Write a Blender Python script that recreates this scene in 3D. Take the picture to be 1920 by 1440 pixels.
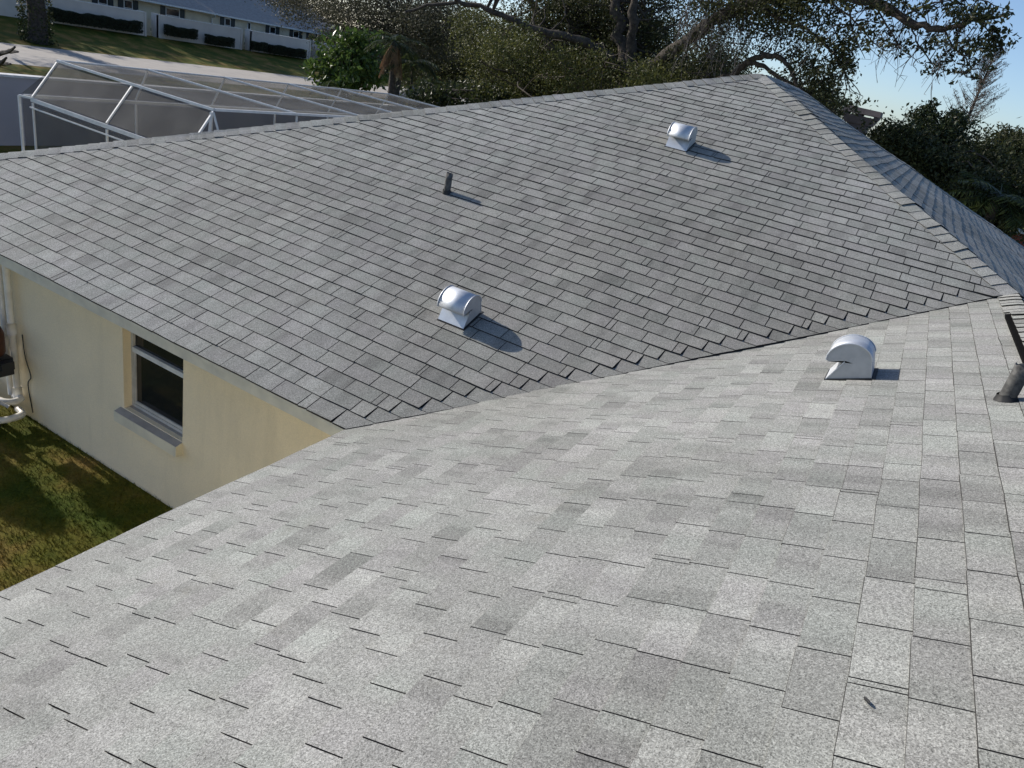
import bpy, math
import numpy as np
from mathutils import Vector, Matrix

for o in list(bpy.data.objects): bpy.data.objects.remove(o)
SC = bpy.context.scene
COL = SC.collection
rng = np.random.default_rng(11)

# ------------------------------------------------------------------ camera
CAM = np.array([2.85269533, -3.60377654, 2.61595285])
RR = np.array([0.84914306, 0.49037404, 0.19618705])
UU = np.array([-0.36216654, 0.27023555, 0.8920808])
FF = np.array([-0.38443655, 0.8285566, -0.40706571])
FPX = 1350.125
cd = bpy.data.cameras.new('camera'); cam = bpy.data.objects.new('camera', cd); COL.objects.link(cam)
cd.sensor_width = 36; cd.lens = FPX/1920*36; cd.clip_start = 0.05; cd.clip_end = 2000
M = Matrix.Identity(4)
for i in range(3):
    M[i][0], M[i][1], M[i][2], M[i][3] = RR[i], UU[i], -FF[i], CAM[i]
cam.matrix_world = M
SC.camera = cam
SC.render.resolution_x = 1024; SC.render.resolution_y = 768

# ------------------------------------------------------------------ sky, sun, exposure
SUN = np.array([0.505, -0.008, -0.250]); SUN = SUN/np.linalg.norm(SUN)   # direction the light travels
world = bpy.data.worlds.new('World'); SC.world = world; world.use_nodes = True
nt = world.node_tree; nt.nodes.clear()
sky = nt.nodes.new('ShaderNodeTexSky'); sky.sky_type = 'NISHITA'; sky.sun_disc = False
sky.sun_elevation = math.asin(-SUN[2]); sky.sun_rotation = math.atan2(-SUN[0], -SUN[1])
sky.air_density = 0.7; sky.dust_density = 0.7; sky.ozone_density = 2.5
bg = nt.nodes.new('ShaderNodeBackground'); bg.inputs['Strength'].default_value = 0.14
wo = nt.nodes.new('ShaderNodeOutputWorld')
nt.links.new(sky.outputs[0], bg.inputs[0]); nt.links.new(bg.outputs[0], wo.inputs[0])
sl = bpy.data.lights.new('sun', 'SUN'); sl.energy = 4.2; sl.angle = math.radians(0.55); sl.color = (1.0, 0.925, 0.82)
so = bpy.data.objects.new('sun', sl); COL.objects.link(so); so.location = (-20, 0, 30)
so.rotation_euler = Vector(SUN).to_track_quat('-Z', 'Y').to_euler()
SC.view_settings.view_transform = 'Standard'; SC.view_settings.look = 'None'
SC.view_settings.gamma = 1.0; SC.view_settings.exposure = 0.27
SC.render.engine = 'CYCLES'

# ------------------------------------------------------------------ helpers
def at(px, py, Y):
    d = FF + RR*(px-960)/FPX + UU*(720-py)/FPX
    return CAM + d*((Y-CAM[1])/d[1])
def atx(px, py, X):
    d = FF + RR*(px-960)/FPX + UU*(720-py)/FPX
    return CAM + d*((X-CAM[0])/d[0])
def px_of(P):
    d = np.atleast_2d(P)-CAM; z = d@FF
    return np.stack([960+FPX*(d@RR)/z, 720-FPX*(d@UU)/z, z], 1)
ORG = {}
def put(o, parent=None, origin=(0, 0, 0)):
    COL.objects.link(o); ORG[o.name] = np.array(origin, float)
    base = ORG[parent.name] if parent else np.zeros(3)
    o.location = tuple(np.array(origin)-base)
    if parent: o.parent = parent
    return o
def tag(o, label=None, cat=None, group=None, kind=None):
    if label: o['label'] = label
    if cat: o['category'] = cat
    if group: o['group'] = group
    if kind: o['kind'] = kind
    return o
def empty(name, loc, label, cat, group=None):
    o = bpy.data.objects.new(name, None); o.empty_display_size = 0.2
    put(o, None, loc); return tag(o, label, cat, group)
def mesh_np(name, V, F, mats, parent=None, origin=None, smooth=False, fmat=None, uv=None, tint=None):
    """V (n,3); F list of tuples or (m,k) array"""
    V = np.asarray(V, float)
    if origin is None:
        mn, mx = V.min(0), V.max(0); origin = np.array([(mn[0]+mx[0])/2, (mn[1]+mx[1])/2, mn[2]])
    origin = np.array(origin, float)
    me = bpy.data.meshes.new(name)
    if isinstance(F, np.ndarray):
        k = F.shape[1]; m = len(F)
        me.vertices.add(len(V)); me.vertices.foreach_set('co', (V-origin).astype(np.float32).ravel())
        me.loops.add(m*k); me.loops.foreach_set('vertex_index', F.astype(np.int32).ravel())
        me.polygons.add(m); me.polygons.foreach_set('loop_start', np.arange(0, m*k, k, dtype=np.int32))
        me.update(calc_edges=True)
    else:
        me.from_pydata([tuple(v) for v in (V-origin)], [], F)
    if not isinstance(mats, (list, tuple)): mats = [mats]
    for mm in mats: me.materials.append(mm)
    if fmat is not None: me.polygons.foreach_set('material_index', np.asarray(fmat, np.int32))
    if uv is not None:
        ul = me.uv_layers.new(name='UVMap')
        li = np.zeros(len(me.loops), np.int32); me.loops.foreach_get('vertex_index', li)
        ul.data.foreach_set('uv', np.asarray(uv, np.float32)[li].ravel())
    if tint is not None:
        a = me.attributes.new('tint', 'FLOAT', 'POINT'); a.data.foreach_set('value', np.asarray(tint, np.float32))
    me.polygons.foreach_set('use_smooth', np.full(len(me.polygons), smooth))
    me.update()
    o = bpy.data.objects.new(name, me)
    return put(o, parent, origin)
class MB:
    def __init__(s): s.v = []; s.f = []
    def add(s, V, F):
        n = len(s.v); s.v += [tuple(p) for p in V]; s.f += [tuple(i+n for i in f) for f in F]; return s
    def box(s, a, b):
        x0, y0, z0 = a; x1, y1, z1 = b
        return s.add([(x0,y0,z0),(x1,y0,z0),(x1,y1,z0),(x0,y1,z0),(x0,y0,z1),(x1,y0,z1),(x1,y1,z1),(x0,y1,z1)],
              [(0,3,2,1),(4,5,6,7),(0,1,5,4),(1,2,6,5),(2,3,7,6),(3,0,4,7)])
    def bar(s, a, b, w, h, up=(0, 0, 1)):
        a = np.array(a, float); b = np.array(b, float); d = b-a; d /= np.linalg.norm(d)
        up = np.array(up, float); sd = np.cross(d, up)
        if np.linalg.norm(sd) < 1e-4: sd = np.cross(d, (1, 0, 0))
        sd /= np.linalg.norm(sd); up = np.cross(sd, d)
        V = [p+sd*i*w/2+up*j*h/2 for p in (a, b) for i, j in ((-1,-1),(1,-1),(1,1),(-1,1))]
        return s.add(V, [(0,1,2,3),(7,6,5,4),(0,4,5,1),(1,5,6,2),(2,6,7,3),(3,7,4,0)])
    def tube(s, P, R, n=8, cap=True):
        P = np.array(P, float); R = np.broadcast_to(np.array(R, float), (len(P),))
        T = np.gradient(P, axis=0); T /= np.linalg.norm(T, axis=1)[:, None]+1e-9
        ref = np.array([0.31, 0.17, 0.93]) if abs(T[0][2]) < .9 else np.array([1, 0.1, 0])
        base = len(s.v)
        for i in range(len(P)):
            a = np.cross(T[i], ref); a /= np.linalg.norm(a); b = np.cross(T[i], a)
            for k in range(n):
                t = 2*math.pi*k/n
                s.v.append(tuple(P[i]+R[i]*(a*math.cos(t)+b*math.sin(t))))
        for i in range(len(P)-1):
            for k in range(n):
                s.f.append((base+i*n+k, base+i*n+(k+1) % n, base+(i+1)*n+(k+1) % n, base+(i+1)*n+k))
        if cap:
            s.f.append(tuple(base+k for k in range(n))); s.f.append(tuple(base+(len(P)-1)*n+k for k in range(n))[::-1])
        return s
    def build(s, name, mat, parent=None, origin=None, smooth=False):
        return mesh_np(name, np.array(s.v), s.f, mat, parent, origin, smooth)
def smooth_path(P, n=5):
    P = np.array(P, float); out = []
    Q = np.vstack([2*P[0]-P[1], P, 2*P[-1]-P[-2]])
    for i in range(1, len(Q)-2):
        for t in np.linspace(0, 1, n, endpoint=False):
            a, b, c, d = Q[i-1:i+3]
            out.append(.5*((2*b)+(-a+c)*t+(2*a-5*b+4*c-d)*t*t+(-a+3*b-3*c+d)*t**3))
    out.append(P[-1]); return np.array(out)

# ------------------------------------------------------------------ materials
def new_mat(name):
    m = bpy.data.materials.new(name); m.use_nodes = True
    n = m.node_tree.nodes; b = n['Principled BSDF']; return m, n, m.node_tree.links, b
def ramp(n, l, src, stops):
    r = n.new('ShaderNodeValToRGB'); e = r.color_ramp.elements
    while len(e) < len(stops): e.new(0.5)
    for el, (p, c) in zip(e, stops):
        el.position = p; el.color = (*c, 1) if len(c) == 3 else c
    l.new(src, r.inputs[0]); return r.outputs[0]
def mixc(n, l, fac, a, b, mode='MIX'):
    x = n.new('ShaderNodeMix'); x.data_type = 'RGBA'; x.blend_type = mode
    for s, v in ((x.inputs[0], fac), (x.inputs[6], a), (x.inputs[7], b)):
        if hasattr(v, 'is_linked'): l.new(v, s)
        elif isinstance(v, (int, float)): s.default_value = v
        else: s.default_value = (*v, 1)
    return x.outputs[2]
def noise(n, l, vec, scale, detail=2.0, rough=0.5, dim='3D'):
    t = n.new('ShaderNodeTexNoise'); t.noise_dimensions = dim
    t.inputs['Scale'].default_value = scale; t.inputs['Detail'].default_value = detail; t.inputs['Roughness'].default_value = rough
    if vec is not None: l.new(vec, t.inputs['Vector'])
    return t
def math_n(n, l, op, a, b=None):
    x = n.new('ShaderNodeMath'); x.operation = op
    for s, v in ((x.inputs[0], a), (x.inputs[1], b)):
        if v is None: continue
        if hasattr(v, 'is_linked'): l.new(v, s)
        else: s.default_value = v
    return x.outputs[0]
def plain(name, col, rough=0.6, var=0.12, scale=6.0, metal=0.0, bump=0.0, bscale=60, col2=None, spec=0.5):
    m, n, l, b = new_mat(name)
    g = n.new('ShaderNodeNewGeometry')
    t = noise(n, l, g.outputs['Position'], scale, 5, .6)
    c2 = col2 if col2 else tuple(c*(1-var*2) for c in col)
    l.new(ramp(n, l, t.outputs[0], [(0.35, c2), (0.62, col)]), b.inputs['Base Color'])
    b.inputs['Roughness'].default_value = rough; b.inputs['Metallic'].default_value = metal
    b.inputs['Specular IOR Level'].default_value = spec
    if bump:
        t2 = noise(n, l, g.outputs['Position'], bscale, 4, .6)
        bp = n.new('ShaderNodeBump'); bp.inputs['Strength'].default_value = bump; bp.inputs['Distance'].default_value = .01
        l.new(t2.outputs[0], bp.inputs['Height']); l.new(bp.outputs[0], b.inputs['Normal'])
    return m

def shingle_mat():
    m, n, l, b = new_mat('asphalt_shingle')
    uv = n.new('ShaderNodeUVMap'); uv.uv_map = 'UVMap'
    sep = n.new('ShaderNodeSeparateXYZ'); l.new(uv.outputs[0], sep.inputs[0])
    tint = n.new('ShaderNodeAttribute'); tint.attribute_name = 'tint'
    # blend drops along the course: blocks of lighter and darker granules
    crs = math_n(n, l, 'FLOOR', math_n(n, l, 'DIVIDE', sep.outputs[1], 0.1425))
    cmb = n.new('ShaderNodeCombineXYZ')
    l.new(math_n(n, l, 'MULTIPLY', sep.outputs[0], 5.6), cmb.inputs[0])
    l.new(math_n(n, l, 'MULTIPLY', crs, 7.37), cmb.inputs[1])
    blk = noise(n, l, cmb.outputs[0], 1.0, 1.0, .5)
    drop = ramp(n, l, blk.outputs[0], [(0.36, (0, 0, 0)), (0.43, (.5,)*3), (0.57, (.58,)*3), (0.66, (1, 1, 1))])
    big = noise(n, l, uv.outputs[0], 0.55, 3, .55)
    vo = n.new('ShaderNodeTexVoronoi'); vo.voronoi_dimensions = '2D'; vo.inputs['Scale'].default_value = 330; l.new(uv.outputs[0], vo.inputs['Vector'])
    vs = n.new('ShaderNodeSeparateColor'); l.new(vo.outputs['Color'], vs.inputs[0])
    vo2 = n.new('ShaderNodeTexVoronoi'); vo2.voronoi_dimensions = '2D'; vo2.inputs['Scale'].default_value = 190; l.new(uv.outputs[0], vo2.inputs['Vector'])
    vs2 = n.new('ShaderNodeSeparateColor'); l.new(vo2.outputs['Color'], vs2.inputs[0])
    gsum = math_n(n, l, 'ADD', math_n(n, l, 'MULTIPLY', vs.outputs[0], .68), math_n(n, l, 'MULTIPLY', vs2.outputs[1], .32))
    gr1 = noise(n, l, uv.outputs[0], 205, 2, .75)
    gr2 = noise(n, l, uv.outputs[0], 95, 2, .6)
    v = math_n(n, l, 'ADD', math_n(n, l, 'MULTIPLY', drop, 0.32), math_n(n, l, 'MULTIPLY', tint.outputs['Fac'], 0.26))
    v = math_n(n, l, 'ADD', v, math_n(n, l, 'MULTIPLY', big.outputs[0], 0.34))
    v = math_n(n, l, 'ADD', v, 0.56)
    g = ramp(n, l, gsum, [(0.0, (.30,)*3), (0.28, (.72,)*3), (0.6, (1.03,)*3), (0.85, (1.38,)*3), (1.0, (1.7,)*3)])
    g2 = ramp(n, l, gr2.outputs[0], [(0.3, (.9,)*3), (0.7, (1.1,)*3)])
    base = mixc(n, l, ramp(n, l, big.outputs[0], [(.35, (0,)*3), (.65, (1,)*3)]), (0.278, 0.282, 0.264), (0.294, 0.297, 0.278))
    # faint cool / mauve and green casts of single shingles
    cst = noise(n, l, cmb.outputs[0], 0.6, 1, .5)
    cc = ramp(n, l, cst.outputs[0], [(0.3, (.93, 1.03, .98)), (0.5, (1, 1, 1)), (0.7, (1.05, .98, 1.06))])
    base = mixc(n, l, 0.3, base, cc, 'MULTIPLY')
    base = mixc(n, l, 1.0, base, g, 'MULTIPLY'); base = mixc(n, l, 1.0, base, g2, 'MULTIPLY')
    vv = n.new('ShaderNodeCombineColor')
    for i in range(3): l.new(v, vv.inputs[i])
    base = mixc(n, l, 1.0, base, vv.outputs[0], 'MULTIPLY')
    wz = noise(n, l, uv.outputs[0], 0.28, 2, .5)
    base = mixc(n, l, ramp(n, l, wz.outputs[0], [(.48, (0,)*3), (.66, (.5,)*3)]), base, (.72, .70, .66), 'MULTIPLY')
    # wide zone low on the main slope: weathering plus painted sun-angle shade, noisy edge
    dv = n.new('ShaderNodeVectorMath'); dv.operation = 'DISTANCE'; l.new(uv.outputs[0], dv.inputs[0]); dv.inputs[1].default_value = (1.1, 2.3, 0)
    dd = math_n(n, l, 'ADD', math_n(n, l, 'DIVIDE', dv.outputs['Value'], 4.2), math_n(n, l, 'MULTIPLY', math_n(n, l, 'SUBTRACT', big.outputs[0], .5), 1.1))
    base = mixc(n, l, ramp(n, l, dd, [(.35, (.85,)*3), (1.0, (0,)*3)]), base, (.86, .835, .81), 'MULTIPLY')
    # algae / rust stains with their own shape
    st = noise(n, l, uv.outputs[0], 1.7, 5, .7)
    stf = ramp(n, l, st.outputs[0], [(0.60, (0,)*3), (0.78, (.55,)*3)])
    base = mixc(n, l, stf, base, (0.20, 0.19, 0.155))
    l.new(base, b.inputs['Base Color'])
    b.inputs['Roughness'].default_value = 0.92; b.inputs['Specular IOR Level'].default_value = 0.25
    bp = n.new('ShaderNodeBump'); bp.inputs['Strength'].default_value = 0.55; bp.inputs['Distance'].default_value = .002
    l.new(gr1.outputs[0], bp.inputs['Height']); l.new(bp.outputs[0], b.inputs['Normal'])
    return m
MT = {}
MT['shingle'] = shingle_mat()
MT['asphalt_edge'] = plain('asphalt_edge', (0.042, 0.041, 0.040), .95, scale=40, spec=.1)
MT['underlay'] = plain('underlay', (0.06, 0.058, 0.055), .95)
def stucco_mat():
    m, n, l, b = new_mat('stucco_wall')
    g = n.new('ShaderNodeNewGeometry'); mp = n.new('ShaderNodeMapping'); mp.inputs['Scale'].default_value = (2.6, 2.6, .35); l.new(g.outputs['Position'], mp.inputs[0])
    a = noise(n, l, g.outputs['Position'], 1.1, 5, .6); st = noise(n, l, mp.outputs[0], 1.6, 5, .65); f = noise(n, l, g.outputs['Position'], 75, 5, .7)
    c = ramp(n, l, a.outputs[0], [(.35, (.78, .69, .505)), (.62, (.86, .755, .545))])
    c = mixc(n, l, ramp(n, l, st.outputs[0], [(.54, (0,)*3), (.74, (.4,)*3)]), c, (.64, .565, .41))
    c = mixc(n, l, .5, c, ramp(n, l, f.outputs[0], [(.3, (.82,)*3), (.7, (1.1,)*3)]), 'MULTIPLY')
    l.new(c, b.inputs['Base Color']); b.inputs['Roughness'].default_value = .92; b.inputs['Specular IOR Level'].default_value = .2
    bp = n.new('ShaderNodeBump'); bp.inputs['Strength'].default_value = .6; bp.inputs['Distance'].default_value = .008
    l.new(f.outputs[0], bp.inputs['Height']); l.new(bp.outputs[0], b.inputs['Normal']); return m
MT['stucco'] = stucco_mat()
MT['stucco_plain'] = plain('stucco', (0.75, 0.655, 0.455), .9, scale=1.3, bump=.5, bscale=80, col2=(0.66, 0.585, 0.42))
MT['stucco_trim'] = plain('stucco_trim', (0.70, 0.66, 0.52), .85, scale=4, bump=.3, bscale=70, col2=(0.58, 0.55, 0.45))
MT['fascia'] = plain('fascia', (0.62, 0.60, 0.50), .7, scale=5, col2=(0.50, 0.49, 0.42))
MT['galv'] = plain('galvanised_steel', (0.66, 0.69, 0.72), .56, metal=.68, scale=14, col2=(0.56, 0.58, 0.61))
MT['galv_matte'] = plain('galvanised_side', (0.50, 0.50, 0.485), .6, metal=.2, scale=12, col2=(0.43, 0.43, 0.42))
MT['lead'] = plain('lead_pipe', (0.13, 0.13, 0.125), .7, metal=.4, scale=25, col2=(0.05, 0.05, 0.05), bump=.3)
MT['tar'] = plain('roof_cement', (0.02, 0.02, 0.02), .6)
MT['alu'] = plain('white_aluminium', (0.66, 0.68, 0.69), .5, scale=8, col2=(0.55, 0.57, 0.58))
MT['alu_grey'] = plain('grey_aluminium', (0.52, 0.52, 0.50), .5, scale=10)
MT['pvc'] = plain('pvc', (0.74, 0.73, 0.68), .45, scale=7, col2=(0.62, 0.60, 0.55))
MT['black'] = plain('black_plastic', (0.02, 0.02, 0.022), .35)
MT['vent_black'] = plain('vent_black', (0.006, 0.006, 0.006), 1.0, spec=.05)
MT['brown_paint'] = plain('brown_paint', (0.075, 0.022, 0.010), .4)
MT['white_wall'] = plain('white_wall', (0.66, 0.62, 0.575), .9, scale=.7, col2=(0.58, 0.545, 0.51), bump=.2)
MT['mauve_wall'] = plain('mauve_wall', (0.46, 0.43, 0.45), .9, scale=.7, col2=(0.40, 0.38, 0.40), bump=.2)
MT['cream_wall'] = plain('cream_wall', (0.68, 0.60, 0.45), .9, scale=.8)
MT['grey_roof'] = plain('grey_roof', (0.38, 0.355, 0.33), 1.0, scale=5, col2=(0.29, 0.27, 0.255), bump=.6, bscale=9, spec=.05)
MT['shutter'] = plain('dark_shutter', (0.012, 0.02, 0.022), .5)
MT['white_paint'] = plain('white_paint', (0.76, 0.76, 0.74), .6)
MT['asphalt'] = plain('road_concrete', (0.44, 0.41, 0.37), .95, scale=1.2, col2=(0.38, 0.355, 0.325), bump=.3)
MT['deck'] = plain('pool_deck', (0.10, 0.092, 0.082), .9, scale=2.5)
MT['sill'] = plain('sill_top', (0.40, 0.37, 0.335), .9, scale=9, col2=(0.31, 0.29, 0.265), spec=.1)
MT['brick_red'] = plain('brick_red', (0.30, 0.075, 0.045), .9, scale=6, col2=(0.20, 0.05, 0.03))
MT['mortar'] = plain('mortar', (0.35, 0.31, 0.28), .95)
MT['chimney'] = plain('chimney_stucco', (0.15, 0.125, 0.12), .9, scale=3)
MT['bark'] = plain('bark', (0.080, 0.066, 0.053), .95, scale=9, col2=(0.028, 0.023, 0.019), bump=1.0, bscale=22)
MT['moss_twig'] = plain('grey_twig', (0.17, 0.15, 0.14), .95, scale=9, col2=(0.09, 0.08, 0.075))
MT['deadfrond'] = plain('dead_frond', (0.42, 0.27, 0.14), .9, scale=8, col2=(0.22, 0.13, 0.07))
MT['mulch'] = plain('mulch', (0.04, 0.03, 0.025), .95, scale=20, bump=1, bscale=40)
MT['car_paint'] = plain('car_paint', (0.30, 0.27, 0.22), .3)
MT['tyre'] = plain('tyre', (0.02, 0.02, 0.02), .8)
MT['straw'] = plain('straw', (0.3, 0.22, 0.1), .9)

def glass_mat():
    m, n, l, b = new_mat('dark_glass')
    b.inputs['Base Color'].default_value = (0.012, 0.014, 0.016, 1); b.inputs['Roughness'].default_value = .06
    b.inputs['Specular IOR Level'].default_value = .5
    return m
MT['glass'] = glass_mat()
def screen_mat():
    m, n, l, b = new_mat('insect_screen')
    g = n.new('ShaderNodeNewGeometry'); t = noise(n, l, g.outputs['Position'], 1.3, 4, .6)
    l.new(ramp(n, l, t.outputs[0], [(.35, (.055, .055, .052)), (.65, (.14, .136, .122))]), b.inputs['Base Color'])
    b.inputs['Roughness'].default_value = .8; b.inputs['Specular IOR Level'].default_value = .14
    tr = n.new('ShaderNodeBsdfTransparent'); mx = n.new('ShaderNodeMixShader'); mx.inputs[0].default_value = .5
    l.new(tr.outputs[0], mx.inputs[1]); l.new(b.outputs[0], mx.inputs[2])
    l.new(mx.outputs[0], n['Material Output'].inputs[0]); return m
MT['screen'] = screen_mat()
def leaf_mat(name, c1, c2, c3=None, rough=.45, trans=.32):
    m, n, l, b = new_mat(name)
    g = n.new('ShaderNodeNewGeometry')
    t = noise(n, l, g.outputs['Position'], .55, 2, .5)
    f = math_n(n, l, 'ADD', math_n(n, l, 'MULTIPLY', g.outputs['Random Per Island'], .62), math_n(n, l, 'MULTIPLY', t.outputs[0], .4))
    st = [(0.12, c1), (0.72, c2)]
    if c3: st.append((0.98, c3))
    col = ramp(n, l, f, st)
    l.new(col, b.inputs['Base Color']); b.inputs['Roughness'].default_value = rough+.06; b.inputs['Specular IOR Level'].default_value = .3
    ts = n.new('ShaderNodeBsdfTranslucent'); l.new(col, ts.inputs[0])
    mx = n.new('ShaderNodeMixShader'); mx.inputs[0].default_value = trans
    l.new(b.outputs[0], mx.inputs[1]); l.new(ts.outputs[0], mx.inputs[2])
    l.new(mx.outputs[0], n['Material Output'].inputs[0]); return m
MT['oak_leaf'] = leaf_mat('oak_leaf', (.022, .026, .010), (.066, .075, .026), (.14, .14, .055))
MT['grey_leaf'] = leaf_mat('grey_olive_leaf', (.035, .037, .022), (.095, .095, .058), (.17, .16, .105))
MT['olive_leaf'] = leaf_mat('olive_leaf', (.042, .050, .014), (.115, .124, .036), (.24, .23, .08))
MT['fig_leaf'] = leaf_mat('fig_leaf', (.030, .055, .014), (.095, .155, .034), (.19, .25, .07), rough=.3)
MT['bush_leaf'] = leaf_mat('bush_leaf', (.018, .026, .012), (.05, .068, .026), (.11, .12, .05), rough=.35)
MT['palm_leaf'] = leaf_mat('palm_leaf', (.02, .03, .012), (.06, .085, .026), (.13, .15, .05), rough=.35)
MT['far_leaf'] = leaf_mat('far_leaf', (.020, .026, .010), (.060, .070, .024), (.11, .115, .042))
MT['hedge_leaf'] = leaf_mat('hedge_leaf', (.026, .032, .020), (.066, .074, .042))
MT['needle'] = leaf_mat('dry_needle', (.05, .042, .032), (.12, .095, .07), (.16, .13, .09), rough=.8)
def grass_mat(name, blade):
    m, n, l, b = new_mat(name)
    g = n.new('ShaderNodeNewGeometry')
    t = noise(n, l, g.outputs['Position'], .9, 4, .6); t2 = noise(n, l, g.outputs['Position'], 9 if blade else 30, 4, .7)
    c = ramp(n, l, t.outputs[0], [(.40, (.060, .085, .012)), (.52, (.115, .112, .018)), (.63, (.22, .150, .045))])
    c = mixc(n, l, 1, c, ramp(n, l, t2.outputs[0], [(.3, (.55,)*3), (.7, (1.3,)*3)]), 'MULTIPLY')
    l.new(c, b.inputs['Base Color']); b.inputs['Roughness'].default_value = .85; b.inputs['Specular IOR Level'].default_value = .08
    return m
MT['grass'] = grass_mat('grass_ground', False); MT['blade'] = grass_mat('grass_blade', True)

# ------------------------------------------------------------------ ground, road
GZ = -2.2
xs = [-400, -75, -52, -49.5, -46, -43.2, -30, 400]; zs = [-1.2, -1.3, -1.40, -1.42, -1.95, -2.2, -2.2, -2.2]
V = []; F = []
ys = [-400, -60, -10, 20, 60, 120, 700]
for y in ys:
    for x, z in zip(xs, zs): V.append((x, y, z))
nx = len(xs)
for j in range(len(ys)-1):
    for i in range(nx-1): F.append((j*nx+i, j*nx+i+1, (j+1)*nx+i+1, (j+1)*nx+i))
tag(mesh_np('ground', V, F, MT['grass'], origin=(0, 0, GZ)), kind='structure')
tag(mesh_np('road', [(-42.4, -200, GZ+.006), (-34.4, -200, GZ+.006), (-34.4, 300, GZ+.006), (-42.4, 300, GZ+.006)], [(0, 1, 2, 3)], MT['asphalt'], origin=(-38, 40, GZ)), kind='structure')
tag(MB().box((-14.5, 3.6, GZ-.1), (-6.95, 16.4, GZ+.05)).build('pool_deck', MT['deck']), kind='structure')

# ------------------------------------------------------------------ the house
W2 = 7.8; pA, pB, pL = 0.40407, 0.41370, 0.39345
P_J = np.array([3.9, 3.993, 1.6134]); P_AP = np.array([0.396, 7.580, 3.063]); P_LC = np.array([-7.389, 0, 0])
P_FR = np.array([0.396, 10.431, 3.063]); P_FE = np.array([7.8, 18.011, 0]); P_BL = np.array([-7.389, 18.011, 0]); YW = -9.0
house = empty('house', (0, 0, GZ), 'cream stucco house with hipped roof of light grey asphalt shingles and a projecting wing', 'house')
def nrm(v): v = np.array(v, float); return v/np.linalg.norm(v)
class Plane:
    def __init__(s, O, eu, ev, und, seed, off):
        s.O = np.array(O, float); s.eu = nrm(eu); s.ev = nrm(ev); s.n = np.cross(s.eu, s.ev)
        if s.n[2] < 0: s.n = -s.n
        s.und = und; s.seed = seed; s.off = off
    def uv(s, P): d = np.array(P)-s.O; return np.array([d@s.eu, d@s.ev])
    def wave(s, u, v):
        return s.und*(np.sin(u*5.15+s.seed)*.45*np.sin(v*1.3+1)+np.sin(u*1.7+v*1.1+s.seed*2)*.6+np.sin(u*.63-v*2.3+s.seed)*.5+np.sin(u*10.3+v*.7)*.18)
    def pt(s, u, v, h): return s.O+u*s.eu+v*s.ev+(h+s.wave(u, v))*s.n
PA = Plane((0, 0, 0), (1, 0, 0), (0, 1, pA), .005, 1.3, 0)
PB = Plane((0, 0, 0), (0, 1, 0), (1, 0, pB), .006, 2.1, 40)
PC = Plane((W2, 0, 0), (0, 1, 0), (-1, 0, pB), .015, .4, 80)
PD = Plane(P_LC, (0, 1, 0), (1, 0, pL), .005, 3.0, 120)
PE = Plane(P_FE, (1, 0, 0), (0, -1, pA), .005, 4.0, 160)
def clip(poly, c):
    out = poly
    n = len(c)
    for i in range(n):
        a, b = c[i], c[(i+1) % n]; e = b-a
        inp = out; out = []
        if not inp: return []
        for j in range(len(inp)):
            p, r = inp[j], inp[(j+1) % len(inp)]
            sp = e[0]*(p[1]-a[1])-e[1]*(p[0]-a[0]); sr = e[0]*(r[1]-a[1])-e[1]*(r[0]-a[0])
            if sp >= 0: out.append(p)
            if (sp >= 0) != (sr >= 0): t = sp/(sp-sr); out.append(p+t*(r-p))
    return out
def ccw(P):
    P = [np.array(p, float) for p in P]
    a = sum(P[i][0]*P[(i+1) % len(P)][1]-P[(i+1) % len(P)][0]*P[i][1] for i in range(len(P)))
    return P if a > 0 else P[::-1]
EXP = 0.1425; TABW = 0.274
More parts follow.
